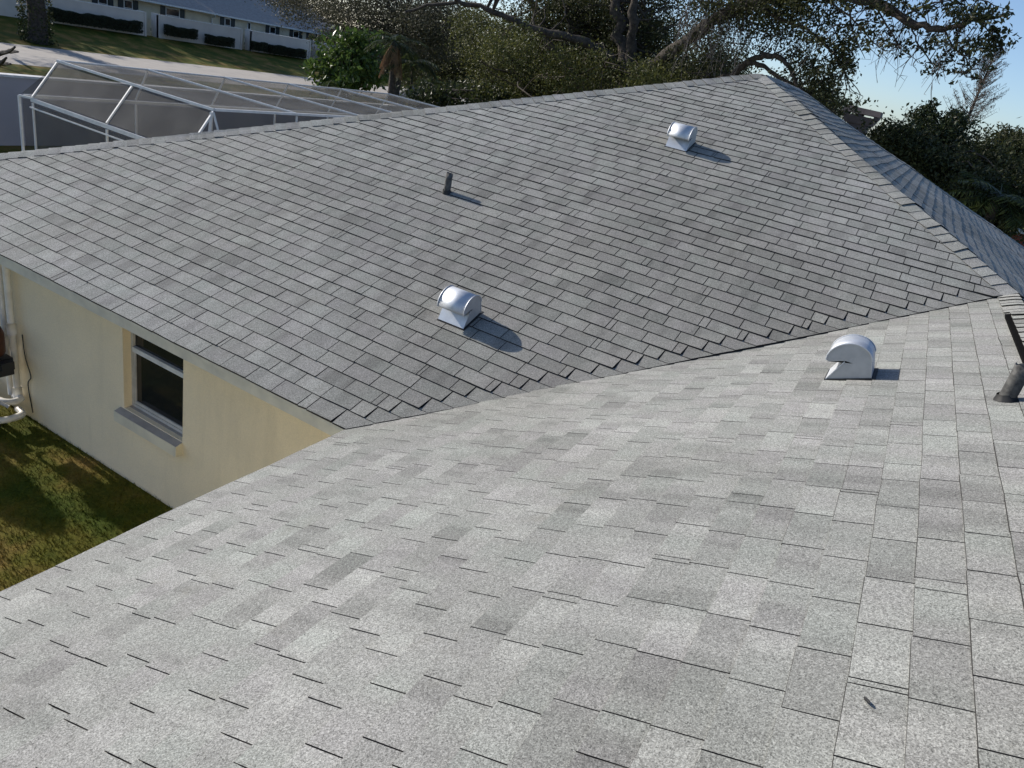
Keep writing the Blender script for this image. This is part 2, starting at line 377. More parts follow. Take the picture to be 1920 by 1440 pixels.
def tabs(pl, polys, seed, valley=None):
    """every shingle tab of one slope, clipped to the slope's outline: list of (V, F, fmat, uv, tint)"""
    r = np.random.default_rng(seed); res = []
    polys = [ccw(p) for p in polys]
    allp = np.vstack([np.array(p) for p in polys])
    umin, umax, vmax = allp[:, 0].min(), allp[:, 0].max(), allp[:, 1].max()
    phase = r.uniform(0, TABW)
    for k in range(int(vmax/EXP)+1):
        v0 = k*EXP-0.012*(k == 0)
        phase += TABW*(.5 if r.random() < .72 else r.uniform(.2, .8))+r.normal(0, .012)
        u = umin-.8+(phase % TABW)-TABW
        cuts = [u]; cnt = int(r.integers(0, 3))
        while u < umax+.3:
            cnt += 1
            w = TABW+r.normal(0, .006)
            if cnt % 3 == 0:
                q = r.random()
                if q < .13: w = r.uniform(.022, .09)
                elif q < .3: w = r.uniform(.14, .26)
            u += w; cuts.append(u)
        ext = None
        if valley:
            ue = valley(v0+EXP*.5)-r.uniform(.13, .2)
            cuts = [c for c in cuts if c < ue-.05]+[ue, ue+.6]; ext = len(cuts)-2
        kick = r.normal(0, .002)
        for i in range(len(cuts)-1):
            u0, u1 = cuts[i], cuts[i+1]
            g = (r.uniform(.0062, .0080) if valley else r.uniform(.0044, .0054))/2
            low = (ext is not None and i == ext)
            if ext is not None and i == ext-1: g = .004
            hb = (r.uniform(.0070, .0112) if valley else r.uniform(.0048, .0062))*(.5 if low else 1.0)+abs(kick)*.5
            tw = r.normal(0, .0010 if valley else .0005); sk = r.normal(0, .002)
            b0, b1 = v0+kick+sk*.5+r.normal(0, .0012), v0+kick-sk*.5+r.normal(0, .0012)
            vt = v0+EXP+.018; bw = r.uniform(.0022, .0062)
            rect = [np.array(p) for p in ((u0+g, b0), (u1-g-(.008 if (ext is not None and i == ext-1) else 0), b1), (u1-g, vt), (u0+g, vt))]
            tint = float(np.clip(r.normal(.5, .28), 0, 1))
            for pc in polys:
                pg = clip(rect, pc)
                if len(pg) < 3: continue
                pg = [p for j, p in enumerate(pg) if np.linalg.norm(p-pg[j-1]) > 1e-4]
                if len(pg) < 3: continue
                A = abs(sum(pg[j][0]*pg[(j+1) % len(pg)][1]-pg[(j+1) % len(pg)][0]*pg[j][1] for j in range(len(pg))))/2
                if A < 1e-4: continue
                m = len(pg); top = []; bot = []; uvs = []
                for p in pg:
                    f = 1-(p[1]-v0)/(vt-v0)
                    h = .0012+hb*f+tw*((p[0]-u0)/(u1-u0)-.5)*f
                    if valley: h += .013*max(0, 1-(valley(p[1])-p[0])/.30)*(.55 if low else 1)
                    butt = (.0028 if valley else bw) if p[1] < v0+.02 else 0
                    top.append(pl.pt(p[0], p[1], h)); bot.append(pl.pt(p[0], p[1]-butt, -.002)); uvs.append((p[0]+pl.off, p[1]))
                Fc = [tuple(range(m))]; fm = [0]
                for j in range(m):
                    a, b = pg[j], pg[(j+1) % m]
                    if a[1] > vt-1e-4 and b[1] > vt-1e-4: continue
                    Fc.append((j, j+m, (j+1) % m+m, (j+1) % m)); fm.append(1)
                res.append((np.array(top+bot), Fc, fm, uvs+uvs, tint))
    return res
def uvp(pl, pts): return [pl.uv(p) for p in pts]
# valley cut: A runs just past the valley line and lies on top of B
vdir = (P_J-np.array([0, 0, 0]))
A_poly = uvp(PA, [P_LC, (-0.02, 0, 0), P_J+np.array([-0.02, 0, 0]), P_AP]); A_poly[0][1] -= .03; A_poly[1][1] -= .03
A_poly[0][0] -= .03
B_poly = uvp(PB, [(0, .06, 0), P_J+np.array([.0, .06, 0]), (3.9, YW, 1.6134), (0, YW, 0)]); B_poly[0][1] -= .03; B_poly[3][1] -= .03
C1 = uvp(PC, [P_J, (W2, 3.993, 0), P_FE, P_FR, P_AP]); C2 = uvp(PC, [(3.9, YW, 1.6134), (W2, YW, 0), (W2, 3.993, 0), P_J])
D_p = uvp(PD, [P_LC, P_BL, P_FR, P_AP]); E_p = uvp(PE, [P_FE, P_BL, P_FR])
vA = np.array(A_poly[2])-np.array(A_poly[1])
valA = lambda v: A_poly[1][0]+vA[0]*(v-A_poly[1][1])/vA[1] if v < A_poly[2][1]-.12 else 99
slopes = []
for nm, pl, corners, polys, sd, vl in (
        ('roof_slope', PA, [P_LC, (0.0, 0, 0), P_J, P_AP], [A_poly], 5, valA),
        ('roof_slope', PB, [(0, .06, 0), P_J+np.array([0, .06, 0]), (3.9, YW, 1.6134), (0, YW, 0)], [B_poly], 6, None),
        ('roof_slope', PC, [P_FR, P_AP, P_J, (3.9, YW, 1.6134), (W2, YW, 0), P_FE], [C1, C2], 7, None),
        ('roof_slope', PD, [P_LC, P_AP, P_FR, P_BL], [D_p], 8, None),
        ('roof_slope', PE, [P_FE, P_FR, P_BL], [E_p], 9, None)):
    # deck sheet with undulation, finely divided
    pg = [pl.uv(c) for c in corners]
    allp = np.array(pg)
    V = []; F = []; cell = .5
    polysc = [ccw(pg)] if nm and pl is not PC else [ccw(C1), ccw(C2)]
    for a in np.arange(allp[:, 0].min(), allp[:, 0].max(), cell):
        for b in np.arange(allp[:, 1].min(), allp[:, 1].max(), cell):
            for pc in polysc:
                c = clip([np.array(x) for x in ((a, b), (a+cell, b), (a+cell, b+cell), (a, b+cell))], pc)
                if len(c) >= 3:
                    F.append(tuple(range(len(V), len(V)+len(c)))); V += [pl.pt(x[0], x[1], -.0015) for x in c]
    s = mesh_np(nm, V, F, MT['underlay'], house)
    slopes.append((s, pl, tabs(pl, polys, sd, vl)))
# the 300 tabs that show largest are single objects, the rest one field for each slope
def shoe(t):
    V = t[0]; m = len(V)//2; P = px_of(V[:m])
    if (P[:, 2] < .1).any(): return 0
    c = P[:, :2].mean(0)
    if not (-20 < c[0] < 1940 and -20 < c[1] < 1460): return 0
    x, y = P[:, 0], P[:, 1]
    return -.5*np.sum(x*np.roll(y, -1)-np.roll(x, -1)*y)*1.0
cand = []
for si, (s, pl, T) in enumerate(slopes):
    if si > 1: continue
    for ti, t in enumerate(T): cand.append((abs(shoe(t)), si, ti))
cand.sort(reverse=True); single = set((a[1], a[2]) for a in cand[:300])
for si, (s, pl, T) in enumerate(slopes):
    V = []; F = []; FM = []; UVs = []; TI = []
    for ti, (v, f, fm, uv, tn) in enumerate(T):
        if (si, ti) in single:
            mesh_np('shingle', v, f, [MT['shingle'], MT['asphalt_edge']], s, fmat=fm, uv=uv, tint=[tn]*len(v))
        else:
            b = len(V); V += list(v); F += [tuple(i+b for i in q) for q in f]; FM += fm; UVs += uv; TI += [tn]*len(v)
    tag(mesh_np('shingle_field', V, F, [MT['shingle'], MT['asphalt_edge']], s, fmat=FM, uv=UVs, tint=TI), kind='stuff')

# hip and ridge caps: bent over the line, each butt end proud of the one below
def caps(P0, P1, pl1, pl2, seed, exp=.142, singles=999, lift=0.0, half=.15, name='hip_cap'):
    r = np.random.default_rng(seed); P0 = np.array(P0, float); P1 = np.array(P1, float)
    L = np.linalg.norm(P1-P0); d = (P1-P0)/L
    def side(pl):
        s = np.cross(d, pl.n)
        return s if s[2] < 0 else -s
    s1, s2 = side(pl1), side(pl2); up = nrm(pl1.n+pl2.n)
    prof = [(1, 1.0), (1, .62), (1, .26), (0, 0), (2, .26), (2, .62), (2, 1.0)]
    n = int(L/exp); cn = 0; SV = []; SF = []; SM = []; SU = []; ST = []
    for i in range(n):
        a = i*exp+r.normal(0, .004); b = a+exp+.02
        hl, hu = .021+r.normal(0, .003)+lift, .0125+lift
        V = []; uv = []
        dsh = r.normal(0, .006); tw = r.normal(0, .005)
        for (t, h) in ((a, hl), (b, hu)):
            for sd, w in prof:
                w2 = half*w
                if sd == 0: p = P0+d*t+up*(h+.004)
                else:
                    pl, s = ((pl1, s1), (pl2, s2))[sd-1]
                    sag = -.006*w*w if lift == 0 else 0
                    p = P0+d*(t+dsh*w*(1 if sd == 1 else -1)+tw*w)+s*w2+pl.n*(h+sag)+up*(.002*(1-w))
                    q = pl.uv(p); p = p+pl.n*pl.wave(q[0], q[1])
                V.append(p); uv.append((t+seed*13.7, (w if sd == 2 else -w)*.14+i*.1425*3))
        m = len(prof)
        for j in range(m):                                       # under edge of butt end and sides
            sd, w = prof[j]
            dn = up if sd == 0 else (pl1, pl2)[sd-1].n
            V.append(V[j]-dn*.0055); uv.append(uv[j])
        for j in (0, m-1):
            dn = (pl1 if j == 0 else pl2).n
            V.append(V[m+j]-dn*.0055); uv.append(uv[m+j])
        F = [(j, j+1, m+j+1, m+j) for j in range(m-1)]; fm = [0]*(m-1)
        F += [(2*m+j, 2*m+j+1, j+1, j) for j in range(m-1)]; fm += [1]*(m-1)
        F += [(2*m, 0, m, 3*m), (m-1, 3*m-1, 3*m+1, 2*m-1)]; fm += [1, 1]
        V = np.array(V); tn = float(np.clip(r.normal(.5, .25), 0, 1))
        if i >= n-singles if singles < 0 else i < singles:
            mesh_np(name, V, F, [MT['shingle'], MT['asphalt_edge']], house, fmat=fm, uv=uv, tint=[tn]*len(V))
        else:
            bb = len(SV); SV += list(V); SF += [tuple(k+bb for k in q) for q in F]; SM += fm; SU += uv; ST += [tn]*len(V)
    if SV: tag(mesh_np(name+'_run', SV, SF, [MT['shingle'], MT['asphalt_edge']], house, fmat=SM, uv=SU, tint=ST), kind='stuff')
caps(P_LC, P_AP, PD, PA, 1)
caps(P_J, P_AP, PA, PC, 2)
caps(P_FE, P_FR, PC, PE, 3, singles=0)
caps(P_BL, P_FR, PD, PE, 4, singles=0)
caps(P_FR, P_AP+np.array([0, .16, 0]), PD, PC, 5, singles=0, name='ridge_cap')
RV0 = 2.95                                                         # where the raised ridge vent starts
caps((3.9, RV0, 1.6134), (3.9, 4.05, 1.6134), PB, PC, 6, name='ridge_cap')
caps((3.9, YW, 1.6134), (3.9, RV0, 1.6134), PB, PC, 7, singles=0, lift=.036, half=.125, name='ridge_cap')
mb = MB()
for s, pl in ((-1, PB), (1, PC)):
    a = np.array([3.9, RV0, 1.6134]); b = np.array([3.9, YW, 1.6134]); e = -pl.ev
    for w0, w1 in ((.002, .155),):
        V = [p+e*w+pl.n*h for p in (a, b) for w, h in ((w0, .008), (w1, .008), (w1, .040), (w0, .046))]
        mb.add(V, [(0, 1, 2, 3), (7, 6, 5, 4), (0, 4, 5, 1), (1, 5, 6, 2), (2, 6, 7, 3)])
mb.build('ridge_vent', MT['vent_black'], house)

# fascia, drip edge, soffit
OV = .45
def fascia_run(a, b, inn, zt, zb, z2):
    m = MB(); a = np.array(a, float); b = np.array(b, float); inn = np.array(inn, float)
    V = [p+inn*w+np.array([0, 0, z]) for p in (a, b) for w, z in ((0, zb), (.025, zb), (.025, zt), (0, zt))]
    m.add(V, [(0,1,2,3),(7,6,5,4),(0,4,5,1),(1,5,6,2),(2,6,7,3),(3,7,4,0)]); m.build('fascia', MT['fascia'], house)
    m = MB()
    V = [p+inn*w+np.array([0, 0, z]) for p in (a, b) for w, z in ((-.012, zt-.028), (-.002, zt-.028), (-.002, zt+.008), (-.012, zt+.004))]
    m.add(V, [(0,1,2,3),(7,6,5,4),(0,4,5,1),(1,5,6,2),(2,6,7,3),(3,7,4,0)]); m.build('drip_edge', MT['fascia'], house)
    m = MB()
    V = [p+inn*w+np.array([0, 0, zb+.012]) for p in (a, b) for w in (.025, OV)]
    m.add(V, [(0, 1, 3, 2)]); m.build('soffit', MT['stucco_trim'], house)
fascia_run((-7.38, 0.0, 0), (0.0, 0.0, 0), (0, 1, 0), -.010, -.118, 0)
fascia_run((0.0, -0.0, 0), (0.0, YW, 0), (1, 0, 0), -.012, -.155, 0)
fascia_run((-7.38, 18.0, 0), (-7.38, 0.03, 0), (1, 0, 0), -.012, -.155, 0)
fascia_run((W2, YW, 0), (W2, 18.0, 0), (-1, 0, 0), -.012, -.155, 0)
# walls; the front wall of the main block carries the window
WX0, WX1, WZ0, WZ1 = -3.20, -2.325, -1.34, -.22
yw = OV; ZT = -.107
def wall_with_hole():
    m = MB(); t = .2; x0, x1 = -7.38+OV, 0.6
    for a, b in (((x0, yw, GZ-.1), (WX0, yw+t, ZT)), ((WX1, yw, GZ-.1), (x1, yw+t, ZT)), ((WX0, yw, GZ-.1), (WX1, yw+t, WZ0)), ((WX0, yw, WZ1), (WX1, yw+t, ZT))):
        m.box(a, b)
    return m
wall_with_hole().build('wall', MT['stucco'], house)
MB().box((OV, YW+.3, GZ-.1), (OV+.2, yw-.002, ZT)).build('wall', MT['stucco'], house)
MB().box((-7.38+OV, yw+.2, GZ-.1), (-7.38+OV+.2, 18-OV, ZT)).build('wall', MT['stucco'], house)
MB().box((W2-OV-.2, YW+.3, GZ-.1), (W2-OV, 18-OV, ZT)).build('wall', MT['stucco'], house)
MB().box((-7.38+OV+.2, 18-OV-.2, GZ-.1), (W2-OV-.2, 18-OV, ZT)).build('wall', MT['stucco'], house)
g = MB(); g.add([(OV, YW+.3, GZ-.1), (W2-OV, YW+.3, GZ-.1), (W2-OV, YW+.3, .15), (3.9, YW+.3, 1.58), (OV, YW+.3, .15)], [(0, 1, 2, 3, 4)]); g.build('wall', MT['stucco'], house)
# window
win = MB()
fy = yw+.085
for a, b in (((WX0, fy, WZ0), (WX0+.035, fy+.05, WZ1)), ((WX1-.022, fy, WZ0), (WX1, fy+.05, WZ1)), ((WX0+.035, fy, WZ0), (WX1-.022, fy+.05, WZ0+.035)), ((WX0+.035, fy, WZ1-.03), (WX1-.022, fy+.05, WZ1))): win.box(a, b)
wn = win.build('window', MT['alu_grey'], house); wn['label'] = 'single hung window with dark panes and grey aluminium frame'
MB().box((WX0+.037, fy-.012, -.715), (WX1-.024, fy+.036, -.665)).build('meeting_rail', MT['alu'], wn)
MB().box((WX0+.037, fy+.002, WZ0+.04), (WX0+.065, fy+.03, -.718)).build('sash_stile', MT['alu_grey'], wn)
MB().box((WX0+.067, fy+.002, WZ0+.04), (WX1-.024, fy+.03, WZ0+.075)).build('sash_rail', MT['alu_grey'], wn)
MB().box((WX0+.067, fy+.012, WZ0+.077), (WX1-.026, fy+.018, -.716)).build('pane', MT['glass'], wn)
MB().box((WX0+.037, fy+.024, -.663), (WX1-.024, fy+.030, WZ1-.032)).build('pane', MT['glass'], wn)
MB().box((WX0-.005, fy+.09, WZ0), (WX1+.005, fy+.10, WZ1)).build('backing', MT['black'], wn)
sl_ = MB(); x0, x1 = WX0-.06, WX1-.0
V = [(x, y, z) for x in (x0, x1) for y, z in ((yw-.075, WZ0-.145), (yw+.0, WZ0-.145), (yw+.0, WZ0-.012), (yw-.075, WZ0-.035))]
sl_.add(V, [(0,1,2,3),(7,6,5,4),(0,4,5,1),(1,5,6,2),(2,6,7,3),(3,7,4,0)])
sl_.build('sill', MT['stucco_trim'], wn)
V = [(x0+.004, yw-.073, WZ0-.032), (x1-.004, yw-.073, WZ0-.032), (x1-.004, yw+.001, WZ0-.009), (x0+.004, yw+.001, WZ0-.009)]
MB().add(V, [(0, 1, 2, 3)]).add([(WX0+.002, yw+.001, WZ0-.006), (WX1-.002, yw+.001, WZ0-.006), (WX1-.002, fy, WZ0+.004), (WX0+.002, fy, WZ0+.004)], [(0, 1, 2, 3)]).build('sill_top', MT['sill'], wn)

# ------------------------------------------------------------------ roof vents and pipes
def roof_vent(pl, u, v, label, w=.25):
    """gooseneck vent: curved hood open down the slope, triangular throat below"""
    a0 = .138; c = np.array([.138, .118]); R = .132
    arc = [(c[0]+R*math.cos(t), c[1]+R*.83*math.sin(t)+.0) for t in np.linspace(math.radians(-2), math.radians(174), 22)]
    out = [(.262, 0.004)]+arc                                            # from upslope foot over the top to the lip
    tip = arc[-1]; notch = (.118, .118)
    side = out+[(tip[0]+.012, tip[1]-.012), notch, (0.0, .004)]
    def P(q, uu): return pl.pt(u+uu, v+q[0], q[1]+.010)-pl.n*pl.wave(u+uu, v+q[0])
    h = w/2
    # hood sheet
    t = .004; V = []; F = []
    ih = [(p[0]-(p[0]-c[0])*.03, p[1]-(p[1]-c[1])*.03) for p in out]
    for q, qi in zip(out, ih): V += [P(q, -h-.006), P(q, h+.006), P(qi, -h-.006), P(qi, h+.006)]
    m = len(out)
    for i in range(m-1):
        b = i*4; F += [(b, b+1, b+5, b+4), (b+3, b+2, b+6, b+7), (b, b+4, b+6, b+2), (b+1, b+3, b+7, b+5)]
    F += [((m-1)*4, (m-1)*4+1, (m-1)*4+3, (m-1)*4+2)]
    o = mesh_np('roof_vent', V, F, MT['galv'], house, origin=P((.12, 0), 0), smooth=True); o['label'] = label
    for e in o.data.polygons: e.use_smooth = True
    for sgn in (-1, 1):
        uu = sgn*h; n_ = len(side)
        V = [P(q, uu) for q in side]+[P(q, uu-sgn*.003) for q in side]
        # fan from the hood centre keeps the notch clean
        k = len(side); cen = len(V); V += [P((.16, .10), uu), P((.16, .10), uu-sgn*.003)]
        F = []
        for i in range(k):
            j = (i+1) % k; F += [(cen, i, j), (cen+1, k+j, k+i), (i, j, j+k, i+k)]
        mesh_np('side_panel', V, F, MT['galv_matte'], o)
    V = [P((-.004, .004), -h-.004), P((-.004, .004), h+.004), P((.112, .116), h+.004), P((.112, .116), -h-.004)]
    V2 = [p-pl.n*.004+pl.ev*.004 for p in V]
    mesh_np('throat_plate', V+V2, [(0,1,2,3),(7,6,5,4),(0,4,5,1),(1,5,6,2),(2,6,7,3),(3,7,4,0)], MT['galv'], o)
    V = []
    for (uu, vv) in ((-h-.05, -.008), (h+.05, -.008), (h+.05, .30), (-h-.05, .30)): V.append(pl.pt(u+uu, v+vv, .0105))
    V = [pl.pt(u+a, v+b, z) for a, b, z in ((-h-.014, -.012, .011), (h+.014, -.012, .011), (h+.014, .285, .011), (-h-.014, .285, .011), (-h-.014, -.012, .002), (h+.014, -.012, .002), (h+.014, .285, .002), (-h-.014, .285, .002))]
    mesh_np('sealant', V, [(0,1,2,3),(0,4,5,1),(1,5,6,2),(2,6,7,3),(3,7,4,0)], MT['tar'], o)
    for sgn in (-1, 1):                                              # hemmed bright rim along each hood end
        path = [P((c[0]+(p[0]-c[0])*1.015, c[1]+(p[1]-c[1])*1.015), sgn*(h+.006)) for p in arc]
        MB().tube(path, .0045, 6).build('rim', MT['galv'], o)
    return o
uB, vB = PB.uv((2.78, 1.215, 1.15)); roof_vent(PB, uB+.125, vB, 'galvanised gooseneck roof vent on the wing slope, its side panel turned to the valley')
uA, vA_ = PA.uv((-.19, 1.26, .51)); roof_vent(PA, uA+.12, vA_, 'galvanised gooseneck roof vent low on the main slope, above the valley')
uA, vA_ = PA.uv((.15, 4.98, 2.01)); roof_vent(PA, uA+.12, vA_, 'galvanised gooseneck roof vent high on the main slope, near the roof peak')
def vent_pipe(pl, P, h, r, label, lean=(0, 0)):
    P = np.array(P); n = 20; V = []; F = []
    r_ = np.random.default_rng(3)
    for i, z in enumerate((-.05, 0.02, h*.35, h*.7, h)):
        for k in range(n):
            t = 2*math.pi*k/n; rr = r*(1.0+.03*math.sin(3*t+z*20))
            dz = (.006*math.sin(5*t)+r_.uniform(-.004, .004)) if i == 4 else 0
            V.append((P[0]+rr*math.cos(t)+lean[0]*z, P[1]+rr*math.sin(t)+lean[1]*z, P[2]+z+dz))
    for k in range(n):
        t = 2*math.pi*k/n; V.append((P[0]+r*.84*math.cos(t)+lean[0]*h, P[1]+r*.84*math.sin(t)+lean[1]*h, P[2]+h-.004))
    for k in range(n):
        t = 2*math.pi*k/n; V.append((P[0]+r*.84*math.cos(t)+lean[0]*h*.3, P[1]+r*.84*math.sin(t)+lean[1]*h*.3, P[2]+h*.3))
    for i in range(6):
        for k in range(n): F.append((i*n+k, i*n+(k+1) % n, (i+1)*n+(k+1) % n, (i+1)*n+k))
    F.append(tuple(6*n+k for k in range(n)))
    o = mesh_np('vent_pipe', V, F, MT['lead'], house, smooth=True); o['label'] = label
    u, v = pl.uv(P); m = MB(); ring = []
    for rr, hh in ((r*1.42, .006), (r*1.3, .016), (r*1.12, .028), (r*1.02, .04)):
        ring.append([pl.pt(u+rr*math.cos(2*math.pi*k/n)*(1+.05*math.sin(k*2.3)), v+rr*math.sin(2*math.pi*k/n), hh) for k in range(n)])
    V = sum(ring, []); F = [(i*n+k, i*n+(k+1) % n, (i+1)*n+(k+1) % n, (i+1)*n+k) for i in range(3) for k in range(n)]
    mesh_np('boot', V, F, MT['tar'], o, smooth=True)
    return o
vent_pipe(PA, (-1.405, 2.93, 1.184), .205, .037, 'short dark lead plumbing pipe standing on the main slope')
vent_pipe(PB, (3.635, .80, 1.504), .20, .040, 'short dark lead plumbing pipe on the wing slope near the ridge')
# ------------------------------------------------------------------ pool plumbing by the wall
pp = empty('pool_plumbing', (-5.1, .3, GZ), 'white plastic pool pipes rising against the cream wall above two stacked loops', 'pipes')
def pipe(P, r, name='pipe', mat='pvc', par=None): return MB().tube(smooth_path(P, 6) if len(P) > 2 else P, r, 12).build(name, MT[mat], par or pp, smooth=True)
pipe([(-5.12, .37, -.17), (-5.12, .37, -1.2), (-5.12, .37, -1.95)], .028)
pipe([(-4.98, .37, -.17), (-4.98, .37, -1.2), (-4.98, .37, -1.95)], .035)
pipe([(-6.6, .18, -1.92), (-5.6, .18, -1.92), (-5.05, .18, -1.92), (-4.90, .24, -1.92), (-4.90, .36, -1.92), (-5.04, .36, -1.94)], .036)
pipe([(-6.6, .02, -2.06), (-5.5, .02, -2.06), (-4.95, .02, -2.06), (-4.80, .10, -2.06), (-4.80, .30, -2.06), (-4.95, .34, -2.06)], .038)
MB().tube([(-4.98, .37, -1.16), (-4.98, .37, -1.02)], .045, 12).build('coupling', MT['pvc'], pp, smooth=True)
MB().tube([(-4.98, .37, -1.95), (-4.98, .37, -1.80)], .045, 12).build('coupling', MT['pvc'], pp, smooth=True)
MB().tube([(-5.12, .37, -1.22), (-5.12, .33, -1.22), (-5.12, .24, -1.22)], [.03, .045, .045], 12).build('valve', MT['alu_grey'], pp, smooth=True)
pipe([(-4.90, .43, -1.15), (-4.86, .42, -1.4), (-4.80, .43, -1.62), (-4.87, .43, -1.75), (-4.84, .44, -2.1)], .006, 'cable', 'black')
ft = empty('pool_heater', (-5.01, .18, GZ), 'brown tank and black control box of the pool equipment beside the white pipes', 'pool equipment')
MB().tube([(-4.98, .16, -1.34), (-4.98, .16, -1.31), (-4.98, .16, -1.10), (-4.98, .16, -1.02), (-4.98, .16, -.98)], [.105, .12, .12, .09, .03], 20).build('tank', MT['brown_paint'], ft, smooth=True)
MB().box((-5.13, .06, -1.56), (-4.83, .28, -1.36)).box((-4.83, .12, -1.46), (-4.75, .25, -1.37)).build('control_box', MT['black'], ft)
MB().box((-5.41, -.12, GZ), (-4.89, .12, -1.88)).build('base_pad', MT['black'], ft)
MB().tube(smooth_path([(-4.93, .12, -1.56), (-4.92, .08, -1.72), (-4.86, .10, -1.84), (-4.77, .16, -1.90)], 6), .018, 8).build('hose', MT['alu_grey'], ft, smooth=True)
MB().box((-5.09, -.1, -1.875), (-4.74, .02, -1.86)).build('board', MT['straw'], ft)

# ------------------------------------------------------------------ lawn
n = 70000
gx = rng.uniform(-7.5, -.4, n); gy = rng.uniform(-3.4, .45, n)
ang = rng.uniform(0, 2*math.pi, n); hh = rng.uniform(.018, .05, n); wd = rng.uniform(.0025, .005, n)
lean = rng.normal(0, .022, (n, 2))
b = np.stack([gx, gy, np.full(n, GZ)], 1); dx = np.stack([np.cos(ang)*wd, np.sin(ang)*wd, np.zeros(n)], 1)
tip = b+np.stack([lean[:, 0], lean[:, 1], hh], 1)
V = np.stack([b-dx, b+dx, tip], 1).reshape(-1, 3); F = np.arange(n*3).reshape(-1, 3)
tag(mesh_np('lawn_grass', V, F, MT['blade']), 'green and straw brown lawn grass beside the cream wall', 'grass', kind='stuff')

# ------------------------------------------------------------------ vegetation tools
def leaf_mesh(name, Cn, L, Wd, mat, parent, seed, hang=0.0, kind=None):
    r = np.random.default_rng(seed); n = len(Cn)
    a = r.normal(0, 1, (n, 3)); a[:, 2] -= hang; a /= np.linalg.norm(a, axis=1)[:, None]
    b = np.cross(a, r.normal(0, 1, (n, 3))); b /= np.linalg.norm(b, axis=1)[:, None]
    s = r.uniform(.65, 1.35, n)[:, None]
    nn = np.cross(a, b)
    A = a*L*s; B = b*Wd*s*.5; bend = nn*L*s*.1
    V = np.stack([Cn-A*.5, Cn+B-bend, Cn+A*.5, Cn-B-bend], 1).reshape(-1, 3)
    F = np.arange(n*4).reshape(-1, 4)
    o = mesh_np(name, V, F, mat, parent)
    if kind: o['kind'] = kind
    return o
def clumps(regions, seed):
    """regions: (px,py,rx_px,ry_px,Y,depth_m,n_clumps,leaves_per_clump,sigma_m) -> leaf centres, clump centres"""
    r = np.random.default_rng(seed); out = []; cen = []
    for (x, y, rx, ry, Y, dp, nc, m, sg) in regions:
        c0 = at(x, y, Y); dist = (c0-CAM)@FF; k = dist/FPX
        d = r.normal(0, 1, (nc, 3)); d /= np.linalg.norm(d, axis=1)[:, None]; d *= r.uniform(0, 1, (nc, 1))**(1/2.6)
        c = c0+d[:, :1]*rx*k*RR+d[:, 1:2]*ry*k*UU+d[:, 2:]*dp*np.array([FF[0], FF[1], 0])/math.hypot(FF[0], FF[1])
        mm = r.poisson(m, nc)
        cc = np.repeat(c, mm, 0); out.append(cc+r.normal(0, 1, cc.shape)*sg*np.array([1, 1, .7])*r.uniform(.5, 1.3, (len(cc), 1))); cen.append(c)
    return np.vstack(out), np.vstack(cen)
def twigs(mb, nodes, targets, seed, r0=.03, nmax=200, sag=.0, sides=5):
    r = np.random.default_rng(seed); nodes = np.array(nodes)
    for t in targets[r.permutation(len(targets))[:nmax]]:
        d = np.linalg.norm(nodes-t, axis=1); j = np.argsort(d)[r.integers(0, 3)]
        a = nodes[j]; L = np.linalg.norm(t-a)
        if L < .05: continue
        mid = a*.55+t*.45+r.normal(0, .12, 3)*L+np.array([0, 0, sag*L]); m2 = a*.2+t*.8+r.normal(0, .07, 3)*L
        P = smooth_path([a, mid, m2, t], 3)
        rr = min(r0, .010+L*.014)
        mb.tube(P, np.linspace(rr, .006, len(P)), sides, cap=False)
def ground_drop(p): return np.array([p[0], p[1], GZ-.1])
def tree(name, label, cat, base, limbs, regions, seed, leaf, L, Wd, mat, group=None, ntw=150, hang=0., r0=.03, bark='bark', extra=None):
    base = np.array(base, float); base[2] = GZ
    t = empty(name, base, label, cat, group)
    mb = MB(); nodes = []
    for pts, r_a, r_b in limbs:
        P = smooth_path(pts, 5)
        r = np.random.default_rng(seed+len(nodes)); P[1:-1] += r.normal(0, .35*r_b+.01, P[1:-1].shape)
        rad = np.linspace(r_a, r_b, len(P))*.82*(1+.12*np.sin(np.arange(len(P))*1.7)); mb.tube(P, rad, 10); nodes += list(P)
    mb.build('trunk', MT[bark], t, smooth=True)
    Cn, cen = clumps(regions, seed)
    if ntw:
        tb = MB(); twigs(tb, nodes, cen, seed+1, r0, ntw); tb.build('branches', MT[bark], t, smooth=True)
    if extra: extra(t, nodes)
    leaf_mesh('crown', Cn, L, Wd, MT[leaf], t, seed+2, hang)
    return t

